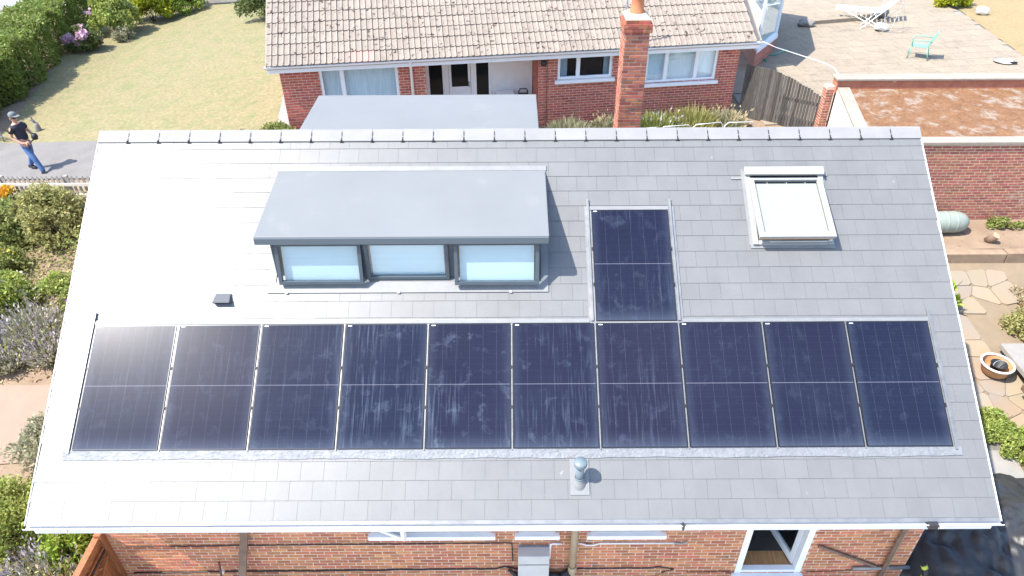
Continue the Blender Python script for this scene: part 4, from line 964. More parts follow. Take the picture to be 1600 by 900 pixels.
# ------------------------------------------------------------------ garage
gar = thing('garage', 'flat roofed brick garage with rusty brown moss on its felt', 'garage', (19.5, 10.8, 1.0))
YG = 9.05; XG = 14.1; XE = 27.0
wall(gar, 'front_wall', (XG, YG), (XE, YG), .85, 3.06, .22, [], M_brickG, M_mortar, 300, 2.2, 3.6, wander=.8, label='long red brick wall with pale dribbles of mortar')
boxpart('rear_wall', (XG+.62, 12.45, 1.4), (XE, 12.7, 3.05), M_brickG, gar)
m = MB(); tp_ = [(XG-.06, YG+.10, 3.09), (XE, YG+.10, 3.09), (XE, 12.5, 3.11), (XG+.56, 12.5, 3.11)]; m.hexa([(x, y, z-.09) for x, y, z in tp_]+tp_); m.build('roof', M_moss, gar)
boxpart('coping', (XG-.10, YG-.05, 3.065), (XE, YG+.27, 3.145), M_coping, gar, bevel=.012)
m = MB(); m.hexa([(XG-.10, YG+.275, 3.10), (XG+.22, YG+.275, 3.10), (XG+.84, 12.38, 3.12), (XG+.52, 12.38, 3.12), (XG-.10, YG+.275, 3.155), (XG+.22, YG+.275, 3.155), (XG+.84, 12.38, 3.175), (XG+.52, 12.38, 3.175)]); m.build('roof_edge', M_coping, gar)
boxpart('parapet', (XG+.50, 12.42, 3.0), (XE, 12.72, 3.34), M_brickG, gar); boxpart('coping', (XG+.46, 12.38, 3.345), (XE, 12.78, 3.40), M_coping, gar, bevel=.01)
m = MB(); m.hexa([(XG-.07, YG+.24, .9), (XG-.02, YG+.24, .9), (XG+.58, 12.4, .9), (XG+.53, 12.4, .9), (XG-.07, YG+.24, 3.09), (XG-.02, YG+.24, 3.09), (XG+.58, 12.4, 3.09), (XG+.53, 12.4, 3.09)]); m.build('side_wall', M_render, gar)
o = MB().box((XG+.3, 12.5, 1.4), (XG+.50, 12.74, 3.15)).build('brick_pier', M_mortar, gar)
face_bricks(o, (XG+.3, 12.498), (1, 0, 0), (0, -1, 0), .2, 1.5, 3.12, M_brickG, .2); face_bricks(o, (XG+.298, 12.74), (0, -1, 0), (-1, 0, 0), .24, 1.5, 3.12, M_brickG, .24)
tag(MB().tube([(18.1, 9.42, 3.16), (20.5, 9.75, 3.17), (22, 10.1, 3.17)], .02, 8).build('white_pipe', M_whitepaint), 'white pipe lying on the mossy garage roof', 'pipe')

# close boarded fence with a curved top
fe = thing('timber_fence', 'weathered grey boarded fence with a curved top beside the garage', 'fence', (13.6, 13.4, 1.5))
A, B_ = Vector((12.62, 14.08, 0)), Vector((14.55, 12.82, 0)); n = 27
def ftop(q): return 3.22-.02*abs(q) if q < .25 else 3.22-.55*((q-.25)/.75)**1.5
for i in range(n):
    q = (i+.5)/n; p = A.lerp(B_, q); d_ = (B_-A).normalized(); z1 = ftop(q)+random.uniform(-.015, .015); wd = .072 if q > .45 else .084
    Mx = Matrix.Translation((p.x, p.y, 0)) @ Matrix.Rotation(math.atan2(d_.y, d_.x)+random.gauss(0, .03), 4, 'Z')
    MB().box((-wd/2, -.012, 1.35), (wd/2, .012, z1), Mx).build('board', M_oldwood, fe)
for z in (1.85, 2.45): MB().bar(A+Vector((.03, .045, z)), B_+Vector((.03, .045, z)), .05, .09).build('rail', M_oldwood, fe)
tag(MB().tube([(14.0, 13.6, 1.72), (14.6, 14.9, 1.76)], .03, 8).build('timber_pole', M_brownwood), 'dark pole lying on the patio behind the fence', 'pole')

# ------------------------------------------------------------------ right hand garden
tag(sheet('raised_bed', None, 12.3, 24, 7.72, 9.04, .25, M_soil, 0, 'structure', lambda x, y: 1.0+.02*math.sin(x*2.3)+.02*math.sin(y*7+x)))
se = thing('sleeper_edging', 'timber edging holding the raised soil bed', 'edging', (17, 7.6, .6))
for a_, b_ in ((12.3, 14.4), (14.42, 17.35), (17.37, 20.4)): boxpart('sleeper', (a_, 7.5, .55), (b_, 7.72, 1.04+random.uniform(-.01, .01)), pm('sleeper_wood', (.30, .21, .14), (.23, .16, .105), 5, rough=.9, bump=.4, rnd=.1), se, bevel=.015)
tk = thing('water_tank', 'pale green ribbed tank lying against the garage wall', 'tank', (15.8, 8.55, 1.0))
AX = Matrix(((0, 0, 1), (0, 1, 0), (-1, 0, 0)))
MB().lathe((14.88, 8.55, 1.27), [(.24, 0), (.26, .02), (.26, 1.6), (.25, 1.75), (.21, 1.87), (.13, 1.95), (0, 1.98)], 28, AX).build('shell', M_tank, tk)
for q in (.5, .8, 1.1, 1.4, 1.62): MB().lathe((14.88, 8.55, 1.27), [(.259, q-.03), (.268, q-.012), (.268, q+.012), (.259, q+.03)], 28, AX).build('rib', M_tank, tk)
t_ = thing('log', 'sawn log stump standing on the raised soil bed', 'log', (17.25, 8.05, 1.0)); MB().tube([(17.2, 8.1, 1.0), (17.28, 8.0, 1.22)], [.10, .09], 12).build('bark', M_brownwood, t_); MB().tube([(17.28, 8.0, 1.221), (17.284, 7.995, 1.232)], .086, 12).build('cut_face', M_rawwood, t_)
# orange trug with white rim
tr = thing('tub', 'orange tub with a white rim holding a black bucket', 'tub', (15.5, 4.35, .4))
cx, cy, cz0 = 15.62, 4.35, g(15.62, 4.35)+.06
MB().lathe((cx, cy, cz0), [(0, .012), (.21, .012), (.24, .04), (.29, .23), (.295, .24)], 30).build('shell', M_orange, tr)
MB().tube([(cx+.295*math.cos(a_), cy+.295*math.sin(a_), cz0+.24) for a_ in [2*math.pi*i/32 for i in range(33)]], .022, 8, False).build('rim', M_whitepaint, tr)
bk = thing('bucket', 'small black bucket inside the orange tub', 'bucket', (cx+.02, cy-.02, cz0+.01)); MB().lathe((cx+.02, cy-.02, cz0+.014), [(0, .0), (.11, 0), (.15, .22), (.16, .23), (.14, .23), (.10, .03), (0, .03)], 20).build('shell', M_black, bk)
MB().tube([(cx+.02+.15*math.cos(a_), cy-.02+.06*math.sin(a_)-.05, cz0+.235+.09*math.sin(a_)) for a_ in [math.pi*i/10 for i in range(11)]], .008, 6).build('handle', M_metalthin, bk)
tag(MB().box((15.75, 3.5, .40), (17.0, 3.72, .52)).build('timber_plank', M_brownwood, bevel=.01), 'brown plank edging beside the orange tub', 'plank')
tag(MB().box((15.95, 3.85, .44), (17.2, 4.9, .56), ).build('paving_flag', M_conc, bevel=.015), 'large pale paving flag beside the orange tub', 'flagstone')
shrub('shrub', 'lime green leafy plant against the slate verge', 15.35, 6.25, (.42, .42, .75), 900, .17, L_lime, 'plant', nclump=12, spread=.3, asp=.35)
for i, (x, y, r_, h_) in enumerate(((15.45, 2.55, .55, .5), (16.0, 2.2, .7, .55), (15.0, 3.05, .45, .4))):
    shrub('ground_cover_shrub', ['bright green spreading shrub beside the side path', 'bright green shrub in the widest clump by the side path', 'small bright green shrub next to the orange tub'][i], x, y, (r_, r_, h_), 5200, .075, L_bright, 'shrub', 'bright green shrubs by the side path', nclump=26, spread=.3, asp=.4)
shrub('shrub', 'low olive green shrub at the edge of the crazy paving', 17.0, 5.4, (.75, .6, .45), 3600, .07, L_olive, nclump=22, spread=.3)
shrub('weed_clump', 'dry weeds growing in the soil beside the crazy paving', 17.6, 6.3, (.8, .5, .35), 2200, .06, L_straw, 'weeds', nclump=20)
shrub('weed_clump', 'small green weeds at the foot of the garage wall', 17.9, 8.75, (.6, .2, .25), 800, .07, L_mid, 'weeds', nclump=12, z=1.0)
# black sheeting
def tarp_z(x, y):
    a = max(0, 1-((x-13.55)/1.5)**2)*max(0, 1-((y-.45)/1.75)**2)
    h = .62*a**.55
    rid = .05*abs(math.sin(3.1*x+1.7*math.sin(2.3*y)))+.035*abs(math.sin(5.3*y-2.2*x+1.1*math.sin(3*x)))+.02*abs(math.sin(9*x+4*y))
    return -.34+h+rid*(.5+1.1*a)+.03*abs(math.sin(13*x-6*y+2*math.sin(4*y)))*(.4+a)+.018*math.sin(21*y+9*x)*a
m = MB(); nx, ny = 90, 100
for j in range(ny+1):
    for i in range(nx+1):
        x, yv = 12.15+2.95*i/nx, -1.4+3.4*j/ny; e = .12*math.sin(3*x+1) if j == ny else 0
        m.v.append((x+.02*math.sin(7*yv), yv+e, max(tarp_z(x, yv), g(x, yv)+.03)))
for j in range(ny):
    for i in range(nx): a_ = j*(nx+1)+i; m.smooth.add(len(m.f)); m.f.append((a_, a_+1, a_+nx+2, a_+nx+1))
tag(m.build('tarpaulin', M_tarp), 'black plastic sheeting draped over a heap at the house corner', 'tarpaulin')

# ------------------------------------------------------------------ patio things
gc = thing('garden_chair', 'pale green plastic garden chair alone on the patio', 'chair', (20.3, 19.05, 1.7))
CM = Matrix.Translation((20.25, 19.1, 1.70)) @ Matrix.Rotation(R(62), 4, 'Z')        # local +y is the way it faces away from
def cbar(name, a_, b_, r_=.02): MB().tube([CM @ Vector(a_), CM @ Vector(b_)], r_, 8).build(name, M_greenchair, gc)
m = MB(); m.box((-.25, -.25, .40), (.25, .24, .425), CM); m.build('seat', M_greenchair, gc, bevel=.01)
m = MB()
for q in range(7):
    x = -.21+.07*q; t0 = .94-.10*(abs(q-3)/3)**2; m.hexa([CM @ Vector(p) for p in ((x-.03, -.24, .43), (x+.03, -.24, .43), (x+.03, -.22, .43), (x-.03, -.22, .43), (x-.03, -.44, t0), (x+.03, -.44, t0), (x+.03, -.42, t0), (x-.03, -.42, t0))])
m.bar(CM @ Vector((-.25, -.43, .90)), CM @ Vector((.25, -.43, .90)), .03, .06); m.bar(CM @ Vector((-.25, -.25, .46)), CM @ Vector((.25, -.25, .46)), .03, .06); m.build('backrest', M_greenchair, gc)
for sx in (-1, 1):
    cbar('leg', (sx*.24, .24, .41), (sx*.28, .30, 0), .022); cbar('leg', (sx*.24, -.24, .43), (sx*.28, -.36, 0), .022)
    MB().tube([CM @ Vector(p) for p in ((sx*.27, -.34, .64), (sx*.29, -.1, .66), (sx*.29, .22, .65), (sx*.28, .28, .58), (sx*.25, .25, .42))], .018, 8).build('armrest', M_greenchair, gc)
# white folding lounger
lg = thing('folding_lounger', 'white folding sun lounger on the patio', 'lounger', (20.0, 23.1, 1.7))
def lb_(name, a_, b_, r_=.018): MB().tube([a_, b_], r_, 8).build(name, M_whitepaint, lg)
LA, LB, LC = Vector((18.9, 23.6, 2.12)), Vector((20.4, 23.0, 2.12)), Vector((21.3, 23.3, 2.62)); sd_ = Vector((.25, .62, 0))
for q in (0, 1):
    o_ = sd_*q; lb_('side_rail', LA+o_, LB+o_); lb_('back_rail', LB+o_, LC+o_); lb_('leg', LB+o_+Vector((.5, .1, .27)), Vector((19.5, 22.35, 1.7))+o_*.8); lb_('leg', LA+o_+Vector((.3, -.1, 0)), Vector((20.2, 22.3, 1.7))+o_*.8)
for k in range(9): p = LA.lerp(LB, (k+.5)/9); MB().bar(p, p+sd_, .11, .012).build('slat', M_whitepaint, lg)
for k in range(6): p = LB.lerp(LC, (k+.5)/6); MB().bar(p, p+sd_, .10, .012).build('slat', M_whitepaint, lg)
# wire stand
ws = thing('wire_stand', 'thin metal folding frame standing on the patio', 'frame', (20.7, 22.3, 1.7))
for pts in ([(20.2, 21.9, 1.7), (20.3, 22.4, 2.75), (20.95, 22.35, 2.75), (20.95, 21.85, 1.7), (20.2, 21.9, 1.7)], [(20.1, 22.6, 1.7), (20.9, 22.1, 2.7)], [(20.5, 21.95, 1.7), (20.95, 22.45, 2.7)], [(19.9, 22.2, 2.2), (20.3, 22.6, 2.75)]):
    MB().tube(pts, .011, 6, False).build('wire', M_metalthin, ws)
def lump(name, label, cat, c, r_, mat, n=16, amp=.18):
    m = MB(); vs_ = []; nu, nv = n, n//2
    for j in range(nv+1):
        for i in range(nu):
            th, ph = 2*math.pi*i/nu, math.pi*j/nv; k = 1+amp*math.sin(3*th+2*ph)*math.sin(ph)+amp*.6*math.sin(5*th-3*ph)*math.sin(ph)
            vs_.append((c[0]+r_[0]*k*math.sin(ph)*math.cos(th), c[1]+r_[1]*k*math.sin(ph)*math.sin(th), c[2]+r_[2]*(1+math.cos(ph)*k)))
    m.add(vs_, [(j*nu+i, j*nu+(i+1) % nu, (j+1)*nu+(i+1) % nu, (j+1)*nu+i) for j in range(nv) for i in range(nu)], True); return tag(m.build(name, mat), label, cat)
lump('plastic_bag', 'white plastic bag beside the metal frame on the patio', 'bag', (20.2, 22.15, 1.70), (.26, .22, .14), M_whitepaint)
lump('plastic_bag', 'white plastic bag lying on the parched back lawn', 'bag', (25.2, 24.2, 1.70), (.24, .2, .16), M_whitepaint)
lump('stone_block', 'grey stone planter block at the end of the patio step', 'planter', (20.9, 23.9, 1.70), (.32, .26, .2), M_stone, amp=.05)
lump('rubble_pile', 'pile of grey rubble at the corner of the bay', 'rubble', (17.5, 22.8, 1.68), (.30, .24, .13), M_stone, amp=.3)
tag(MB().box((0, 0, 0), (2.9, .28, .17), Matrix.Translation((17.9, 22.95, 1.68)) @ Matrix.Rotation(R(13), 4, 'Z')).build('patio_step', M_slab, bevel=.015), 'long low stone step across the patio', 'step')
rk = thing('racket', 'round racket lying on the edge of the patio', 'racket', (23.0, 18.4, 1.71))
MB().tube([(23.0+.34*math.cos(a_), 18.5+.24*math.sin(a_), 1.76) for a_ in [2*math.pi*i/24 for i in range(25)]], .018, 6, False).build('hoop', M_metalthin, rk)
MB().lathe((23.0, 18.5, 1.735), [(0, .01), (.31, .01)], 24).build('mesh_face', M_whitepaint, rk); MB().bar((23.1, 18.28, 1.76), (23.32, 18.25, 1.76), .07, .06).build('grip', M_black, rk)
shrub('shrub', 'yellow green rounded shrub at the corner of the back lawn', 24.6, 25.6, (.95, .8, .8), 2600, .13, L_yell, nclump=20, spread=.32)
tag(MB().tube([(14.4, 19.2, 1.72), (14.9, 19.5, 1.73), (14.6, 19.0, 1.73), (14.3, 18.8, 1.73), (14.8, 18.7, 1.73), (14.5, 19.3, 1.74), (15.3, 19.35, 1.72), (15.9, 19.9, 1.72)], .03, 6).build('garden_hose', M_hose), 'green garden hose coiled by the brick bay', 'hose')
tag(MB().tube([(12.87, 13.96, 3.92), (13.4, 14.2, 3.66), (14.0, 14.1, 3.50), (14.62, 13.6, 3.42), (14.78, 13.2, 3.40), (14.70, 12.66, 3.40)], .010, 8).build('overhead_cable', M_whitepaint), 'pale cable hanging from the bungalow eave to the garage', 'cable')

# ------------------------------------------------------------------ planting between the houses
for i, (s, r_, h_, mt, fl, lb) in enumerate(((8.0, .7, .65, L_grey, None, 'grey green lavender below the window beside the porch'), (9.15, .55, .6, L_grey, (L_straw, 300, .12), 'faded straw coloured lavender beside the chimney'), (10.6, .65, .7, L_mid, (L_lav, 160, .1), 'green lavender beyond the chimney'), (11.6, .75, .8, L_olive, None, 'large olive lavender bush below the three light window'), (12.6, .6, .62, L_grey, (L_straw, 260, .12), 'lavender bush at the end of the bungalow wall'))):
    p = bp(s, -.55, 0); tuft('lavender_bush', lb, p.x, p.y, (r_, .55), h_, 2600, mt, 'plant', 'lavender along the bungalow wall', fl, z=1.6, wid=.03)
wf = thing('wire_fence', 'low white wire hoops in front of the lavender', 'fence', (*bp(10.3, -1.25, 0).xy, 1.6))
for k in range(6):
    s = 7.6+.93*k; MB().tube([bp(s, -1.3, 1.5), bp(s, -1.3, 2.05), bp(s+.1, -1.3, 2.14), bp(s+.8, -1.3, 2.14+random.uniform(-.03, .03)), bp(s+.88, -1.3, 2.05), bp(s+.88, -1.3, 1.5)], .014, 6).build('hoop', M_whitepaint, wf)
lump('stone_block', 'sandy stone block at the end of the lavender', 'stone', (*bp(13.0, -.5, 0).xy, 1.62), (.34, .26, .17), M_rawwood, amp=.08)
shrub('shrub', 'leafy dark shrub at the corner of the bungalow', -.55, 11.9, (.85, .7, 1.0), 4200, .085, L_mid, nclump=24, spread=.28)
shrub('shrub', 'thin flowering plant on the lawn edge beside the ridge', -1.95, 12.9, (.25, .25, .45), 260, .07, L_grey, 'plant', nclump=6, flowers=(L_lav, 60, .1, .5))

# ------------------------------------------------------------------ left: hedge, lawn, shrubs
hd = thing('hedge', 'long clipped green hedge between the lawn and the road', 'hedge', (-13.2, 22, .15))
def hedge_pts(n):
    q = rng.uniform(0, 1, n); yv = 15.6+q*17.5
    xin = -12.4-.22*np.maximum(0, yv-20.5); wd = 1.75
    side = rng.uniform(0, 1, n); x = np.empty(n); z = np.empty(n)
    top = side < .40; inn = (side >= .40) & (side < .82); outs = side >= .82
    hgt = 1.75+.12*np.sin(yv*1.9)+.08*np.sin(yv*4.7)
    x[top] = (xin-wd*rng.uniform(0, 1, n))[top]; z[top] = (hgt*rng.uniform(.93, 1.06, n))[top]
    x[inn] = (xin+.16*np.sin(yv*3.3)-np.abs(rng.normal(0, .14, n)))[inn]; z[inn] = (hgt*rng.uniform(.02, 1, n))[inn]
    x[outs] = (xin-wd+np.abs(rng.normal(0, .1, n)))[outs]; z[outs] = (hgt*rng.uniform(.05, 1, n))[outs]
    x += rng.normal(0, .05, n); z += rng.normal(0, .035, n)
    return np.stack([x, yv, z+.14], 1)
hp = hedge_pts(46000); foliage('foliage', hp, .13, L_hedge, hd, asp=.5)
hp2 = hedge_pts(30000); keep = (np.sin(hp2[:, 1]*2.1+hp2[:, 2]*2)+rng.normal(0, .4, len(hp2)) > 1.0) | (hp2[:, 2] > 1.72); foliage('sunlit_leaves', hp2[keep], .13, leafm('sunlit_hedge_leaf', (.24, .29, .07), (.30, .33, .10)), hd, asp=.5)  # paler leaf colour paints sunlight on the hedge top, with pale patches lower down
m = MB(); 
for k in range(18): yv = 15.8+k*.97; xi = -12.4-.22*max(0, yv-20.5); m.tube([(xi-.85, yv, .1), (xi-.85+random.uniform(-.2, .2), yv, 1.4)], [.05, .02], 6)
tag(m.build('stem', M_stem, hd), kind='stuff'); MB().box((-13.9, 15.7, .15), (-12.8, 21.0, 1.5)).build('hedge_core', pm('hedge_core', (.03, .04, .015), rough=1), hd)
shrub('rhododendron', 'pink flowering rhododendron at the edge of the dry lawn', -12.5, 24.9, (.75, .7, 1.2), 1500, .15, L_dark, nclump=14, flowers=(L_pink, 1000, .18, .15))
shrub('shrub', 'tall light green shrub with pink blossom beside the hedge', -12.2, 27.4, (1.25, 1.1, 2.3), 5200, .13, L_bright, nclump=30, spread=.26, flowers=(L_pink, 120, .17, .4))
shrub('shrub', 'small blue green plant between the pink rhododendron and the lawn', -11.5, 26.3, (.55, .5, .75), 900, .10, L_grey, 'plant', nclump=10)
shrub('shrub', 'vivid yellow leaved shrub by the lawn corner', -11.3, 29.2, (1.2, 1.1, 1.9), 3800, .16, L_yell, nclump=26, spread=.27)
shrub('shrub', 'green and yellow shrub between the yellow shrub and the wooden fence', -10.2, 30.2, (1.0, .9, 1.7), 3000, .14, L_lime, nclump=22)
shrub('tree', 'dark round bush behind the bungalow gable', -5.0, 26.8, (1.3, 1.3, 2.3), 5200, .12, L_dark, 'bush', nclump=30, spread=.27)
fn = thing('wooden_fence', 'grey wooden rail fence at the far end of the lawn', 'fence', (-8.2, 31.0, .4))
fa, fb = Vector((-11.2, 31.9, 0)), Vector((-5.6, 29.8, 0))
for k in range(6): p = fa.lerp(fb, k/5); boxpart('post', (p.x-.06, p.y-.06, g(p.x, p.y)-.1), (p.x+.06, p.y+.06, g(p.x, p.y)+1.25), M_greywood, fn)
for k in range(5):
    p, q = fa.lerp(fb, k/5), fa.lerp(fb, (k+1)/5)
    for z in (.2, .42, .64, .86, 1.08): MB().bar(p+Vector((0, -.07, g(p.x, p.y)+z)), q+Vector((0, -.07, g(q.x, q.y)+z)), .03, .15).build('board', M_greywood, fn)
# lawn grass: sparse short blades
n = 9000; s_ = rng.uniform(0, 1, n); t_ = rng.uniform(0, 1, n); q = [np.array(p) for p in ((-11.2, 15.75), (-.9, 12.7), (-1.6, 34), (-15.5, 34))]
P2 = (q[0]*((1-s_)*(1-t_))[:, None]+q[1]*(s_*(1-t_))[:, None]+q[2]*(s_*t_)[:, None]+q[3]*((1-s_)*t_)[:, None])
den = np.sin(P2[:, 0]*1.3+np.sin(P2[:, 1]*.9)*2)+np.sin(P2[:, 1]*1.7+P2[:, 0]*.6)
keep = rng.uniform(-2.6, 1.6, n) < den; P2 = P2[keep]
gz = np.array([g(a_, b_)+.045 for a_, b_ in P2]); dirs = rng.normal(size=(len(P2), 3))*.6; dirs[:, 2] = 1
go = foliage('grass', np.column_stack([P2, gz-.015]), .04, leafm('dry_grass', (.27, .225, .11), (.24, .22, .10), .1, .015, .3), None, asp=.35, dirs=dirs); tag(go, 'short dry grass blades on the parched lawn', 'grass', kind='stuff')
# ornament and railing
t_ = thing('garden_ornament', 'small grey stone animal ornament on the lawn', 'ornament', (-10.1, 16.4, .25))
MB().lathe((-10.1, 16.4, .25), [(0, 0), (.10, 0), (.105, .05), (.085, .2), (.055, .30), (0, .32)], 16).build('body', M_stone, t_)
MB().tube([(-10.10, 16.4, .50), (-10.14, 16.4, .60), (-10.18, 16.39, .66), (-10.25, 16.38, .65)], [.05, .04, .05, .02], 12).build('head', M_stone, t_)
for sx in (-.03, .04): MB().tube([(-10.17, 16.39+sx*.6, .69), (-10.17, 16.39+sx, .80)], [.016, .006], 6).build('ear', M_stone, t_)
rl = thing('metal_railing', 'short grey metal railing behind the man', 'railing', (-11.2, 16.0, .15))
for k in range(4): MB().tube([(-11.6+.22*k, 15.9-.05*k, .12), (-11.6+.22*k, 15.9-.05*k, 1.0)], .02, 6).build('bar', M_metalthin, rl)
for z in (.35, .7, .98): MB().tube([(-11.65, 15.91, z), (-10.9, 15.73, z)], .02, 6).build('rail', M_metalthin, rl)
# picket fence
pk = thing('picket_fence', 'low pale picket fence between path and flower bed', 'fence', (-7, 11.1, .5))
pa, pb = Vector((-9.4, 11.65, 0)), Vector((-4.2, 10.55, 0)); npk = 34
for k in range(npk):
    p = pa.lerp(pb, k/(npk-1)); z = g(p.x, p.y); d_ = math.atan2(pb.y-pa.y, pb.x-pa.x)
    Mx = Matrix.Translation((p.x, p.y, z)) @ Matrix.Rotation(d_, 4, 'Z') @ Matrix.Rotation(random.gauss(0, .02), 4, 'Y')
    m = MB(); m.add([Mx @ Vector(v) for v in ((-.04, -.01, 0), (.04, -.01, 0), (.04, -.01, .66), (0, -.01, .72), (-.04, -.01, .66), (-.04, .01, 0), (.04, .01, 0), (.04, .01, .66), (0, .01, .72), (-.04, .01, .66))], [(0, 1, 2, 3, 4), (9, 8, 7, 6, 5)]+[(j, j+5, (j+1) % 5+5, (j+1) % 5) for j in range(5)]); m.build('picket', M_greywood, pk)
for z in (.18, .5): MB().bar(pa+Vector((0, -.035, g(*pa.xy)+z)), pb+Vector((0, -.035, g(*pb.xy)+z)), .04, .075).build('rail', pm('pale_rail', (.55, .51, .46), rough=.85), pk)
for k in (0, .22, .62, 1): p = pa.lerp(pb, k); boxpart('post', (p.x-.05, p.y+.02, g(p.x, p.y)-.05), (p.x+.05, p.y+.12, g(p.x, p.y)+.70), M_greywood, pk)
# flower bed on the left
shrub('shrub', 'large leafy shrub below the picket fence', -5.75, 9.4, (1.05, .95, 1.55), 6200, .10, L_olive, nclump=34, spread=.25, flowers=(L_white, 60, .09, .5))
shrub('shrub', 'tall loose leafy shrub in the bed left of the large shrub', -7.1, 9.3, (.95, .9, 1.35), 4200, .10, L_mid, nclump=26, spread=.26)
shrub('flower_clump', 'orange flowers beside the picket fence', -8.0, 10.9, (.5, .4, .7), 800, .08, L_mid, 'flowers', nclump=10, flowers=(L_orangef, 420, .10, .4))
shrub('shrub', 'green bush with orange blooms at the edge of the bed', -6.6, 7.9, (.75, .65, .95), 2800, .09, L_mid, nclump=20, flowers=(L_orangef, 40, .09, .4))
shrub('shrub', 'bright shrub with creamy white flowers', -5.75, 6.6, (.75, .75, 1.05), 3000, .10, L_bright, nclump=22, flowers=(L_white, 420, .10, .35))
shrub('shrub', 'thin green plant with purple flowers close to the slate verge', -3.85, 6.5, (.45, .5, .7), 1200, .08, L_mid, 'plant', nclump=12, flowers=(L_purple, 26, .12, .5))
shrub('weed_clump', 'wispy green plants between the large shrub and the lavender', -4.5, 7.0, (.6, .6, .75), 1500, .08, L_bright, 'plant', nclump=14, spread=.24)
for i, (x, yv, r_, h_) in enumerate(((-4.6, 5.7, .8, .7), (-5.6, 5.35, .75, .6), (-3.9, 5.1, .55, .55), (-4.9, 4.95, .7, .5))):
    tuft('lavender_bush', ['mauve lavender in flower at the middle of the bed edge', 'mauve lavender at the outer end of the bed edge', 'mauve lavender closest to the slate verge', 'mauve lavender overhanging the pinkish path'][i], x, yv, (r_, r_*.8), h_, 1500, L_grey, 'plant', 'lavender along the bed edge', (L_lav, 900, .08), wid=.03)
tag(foliage('leaf_litter', np.column_stack([rng.uniform(-7.5, -2.8, 1500), rng.uniform(4.4, 10.3, 1500), np.zeros(1500)])+np.array([0, 0, 0]), .09, L_straw, None, asp=.5, flat=1.), 'dry leaves scattered over the flower bed', 'leaves', kind='stuff')
lo = bpy.data.objects['leaf_litter']; me = lo.data; oo = W[lo.name].translation; co = np.empty(len(me.vertices)*3); me.vertices.foreach_get('co', co); co = co.reshape(-1, 3)
for i in range(len(co)): co[i, 2] += g(co[i, 0]+oo.x, co[i, 1]+oo.y)+.02-oo.z
me.vertices.foreach_set('co', co.ravel()); me.update()
shrub('shrub', 'airy grey green shrub where the path meets the slate verge', -2.75, 2.65, (.75, .7, 1.0), 3000, .075, L_grey, nclump=26, spread=.25)
shrub('shrub', 'dense bright green bush beside the slate eave corner', -2.75, 1.0, (.85, .95, 1.25), 7000, .07, L_bright, nclump=36, spread=.27)
shrub('shrub', 'yellow green leafy plant below the gutter end', -1.35, .55, (.55, .5, .95), 2200, .09, L_lime, 'plant', nclump=18, spread=.26)
tuft('lavender_bush', 'pale lavender below the gutter corner', -1.75, .15, (.6, .5), .7, 1300, L_grey, 'plant', None, (L_lav, 900, .09), wid=.03)
tuft('lavender_bush', 'sprawling lavender beside the timber gate', -1.0, -.2, (.5, .5), .75, 1300, L_olive, 'plant', None, (L_straw, 600, .09), wid=.03)
tuft('lavender_bush', 'mauve lavender low at the edge of the gravel', -2.0, -.6, (.6, .5), .5, 1000, L_grey, 'plant', None, (L_lav, 900, .09), wid=.03)
# low growth covering the beds
def cover(name, label, x0, x1, y0, y1, n, mat, h, size, avoid=None):
    P = np.column_stack([rng.uniform(x0, x1, n), rng.uniform(y0, y1, n)])
    dn = np.sin(P[:, 0]*2.3+np.sin(P[:, 1]*1.9)*1.5)+np.sin(P[:, 1]*3.1-P[:, 0]*1.3)
    P = P[rng.uniform(-2.2, 1.2, n) < dn]; dn = np.sin(P[:, 0]*2.3+np.sin(P[:, 1]*1.9)*1.5)+np.sin(P[:, 1]*3.1-P[:, 0]*1.3)
    z = np.array([g(a_, b_) for a_, b_ in P])+.03+rng.uniform(0, 1, len(P))**1.4*h*(1+.35*dn)
    tag(foliage(name, np.column_stack([P, z]), size, mat, None, asp=.5), label, 'plants', kind='stuff')
cover('ground_cover', 'low leafy growth filling the flower bed', -9.0, -3.0, 4.7, 10.4, 9000, L_mid, .38, .085)
cover('ground_cover', 'paler low growth mixed through the flower bed', -9.0, -3.0, 4.7, 10.4, 7000, L_olive, .45, .08)
cover('ground_cover', 'low plants around the gutter corner', -3.4, -.55, -1.2, 2.2, 7000, L_olive, .4, .07)
cover('ground_cover', 'wild low plants beside the side path', 15.6, 20, 1.2, 3.2, 4500, L_bright, .4, .08)
# timber gate standing out from the wall corner
gt = thing('timber_gate', 'orange brown timber gate hinged at the front wall corner', 'gate', (-.42, -.6, -.4))
GX = -.42
for k in range(11):
    ya = .08-.145*(k+1); boxpart('board', (GX-.012, ya+.004, -.38), (GX+.012+random.uniform(-.003, .003), ya+.141, .90), M_orangewood, gt, bevel=.003)
boxpart('top_rail', (GX-.05, -1.55, .90), (GX+.05, .10, 1.0), M_orangewood, gt, bevel=.006)
boxpart('rail', (GX+.014, -1.53, .66), (GX+.045, .06, .78), M_orangewood, gt); boxpart('rail', (GX+.014, -1.53, -.2), (GX+.045, .06, -.08), M_orangewood, gt)
boxpart('post', (GX-.02, .04, -.38), (GX+.09, .14, 1.06), M_orangewood, gt, bevel=.006)
MB().bar((GX+.05, -.02, .64), (GX+.05, -1.45, -.06), .03, .10, (1, 0, 0)).build('brace', M_orangewood, gt)
boxpart('hinge', (GX+.046, -.55, .69), (GX+.056, .05, .74), M_black, gt)

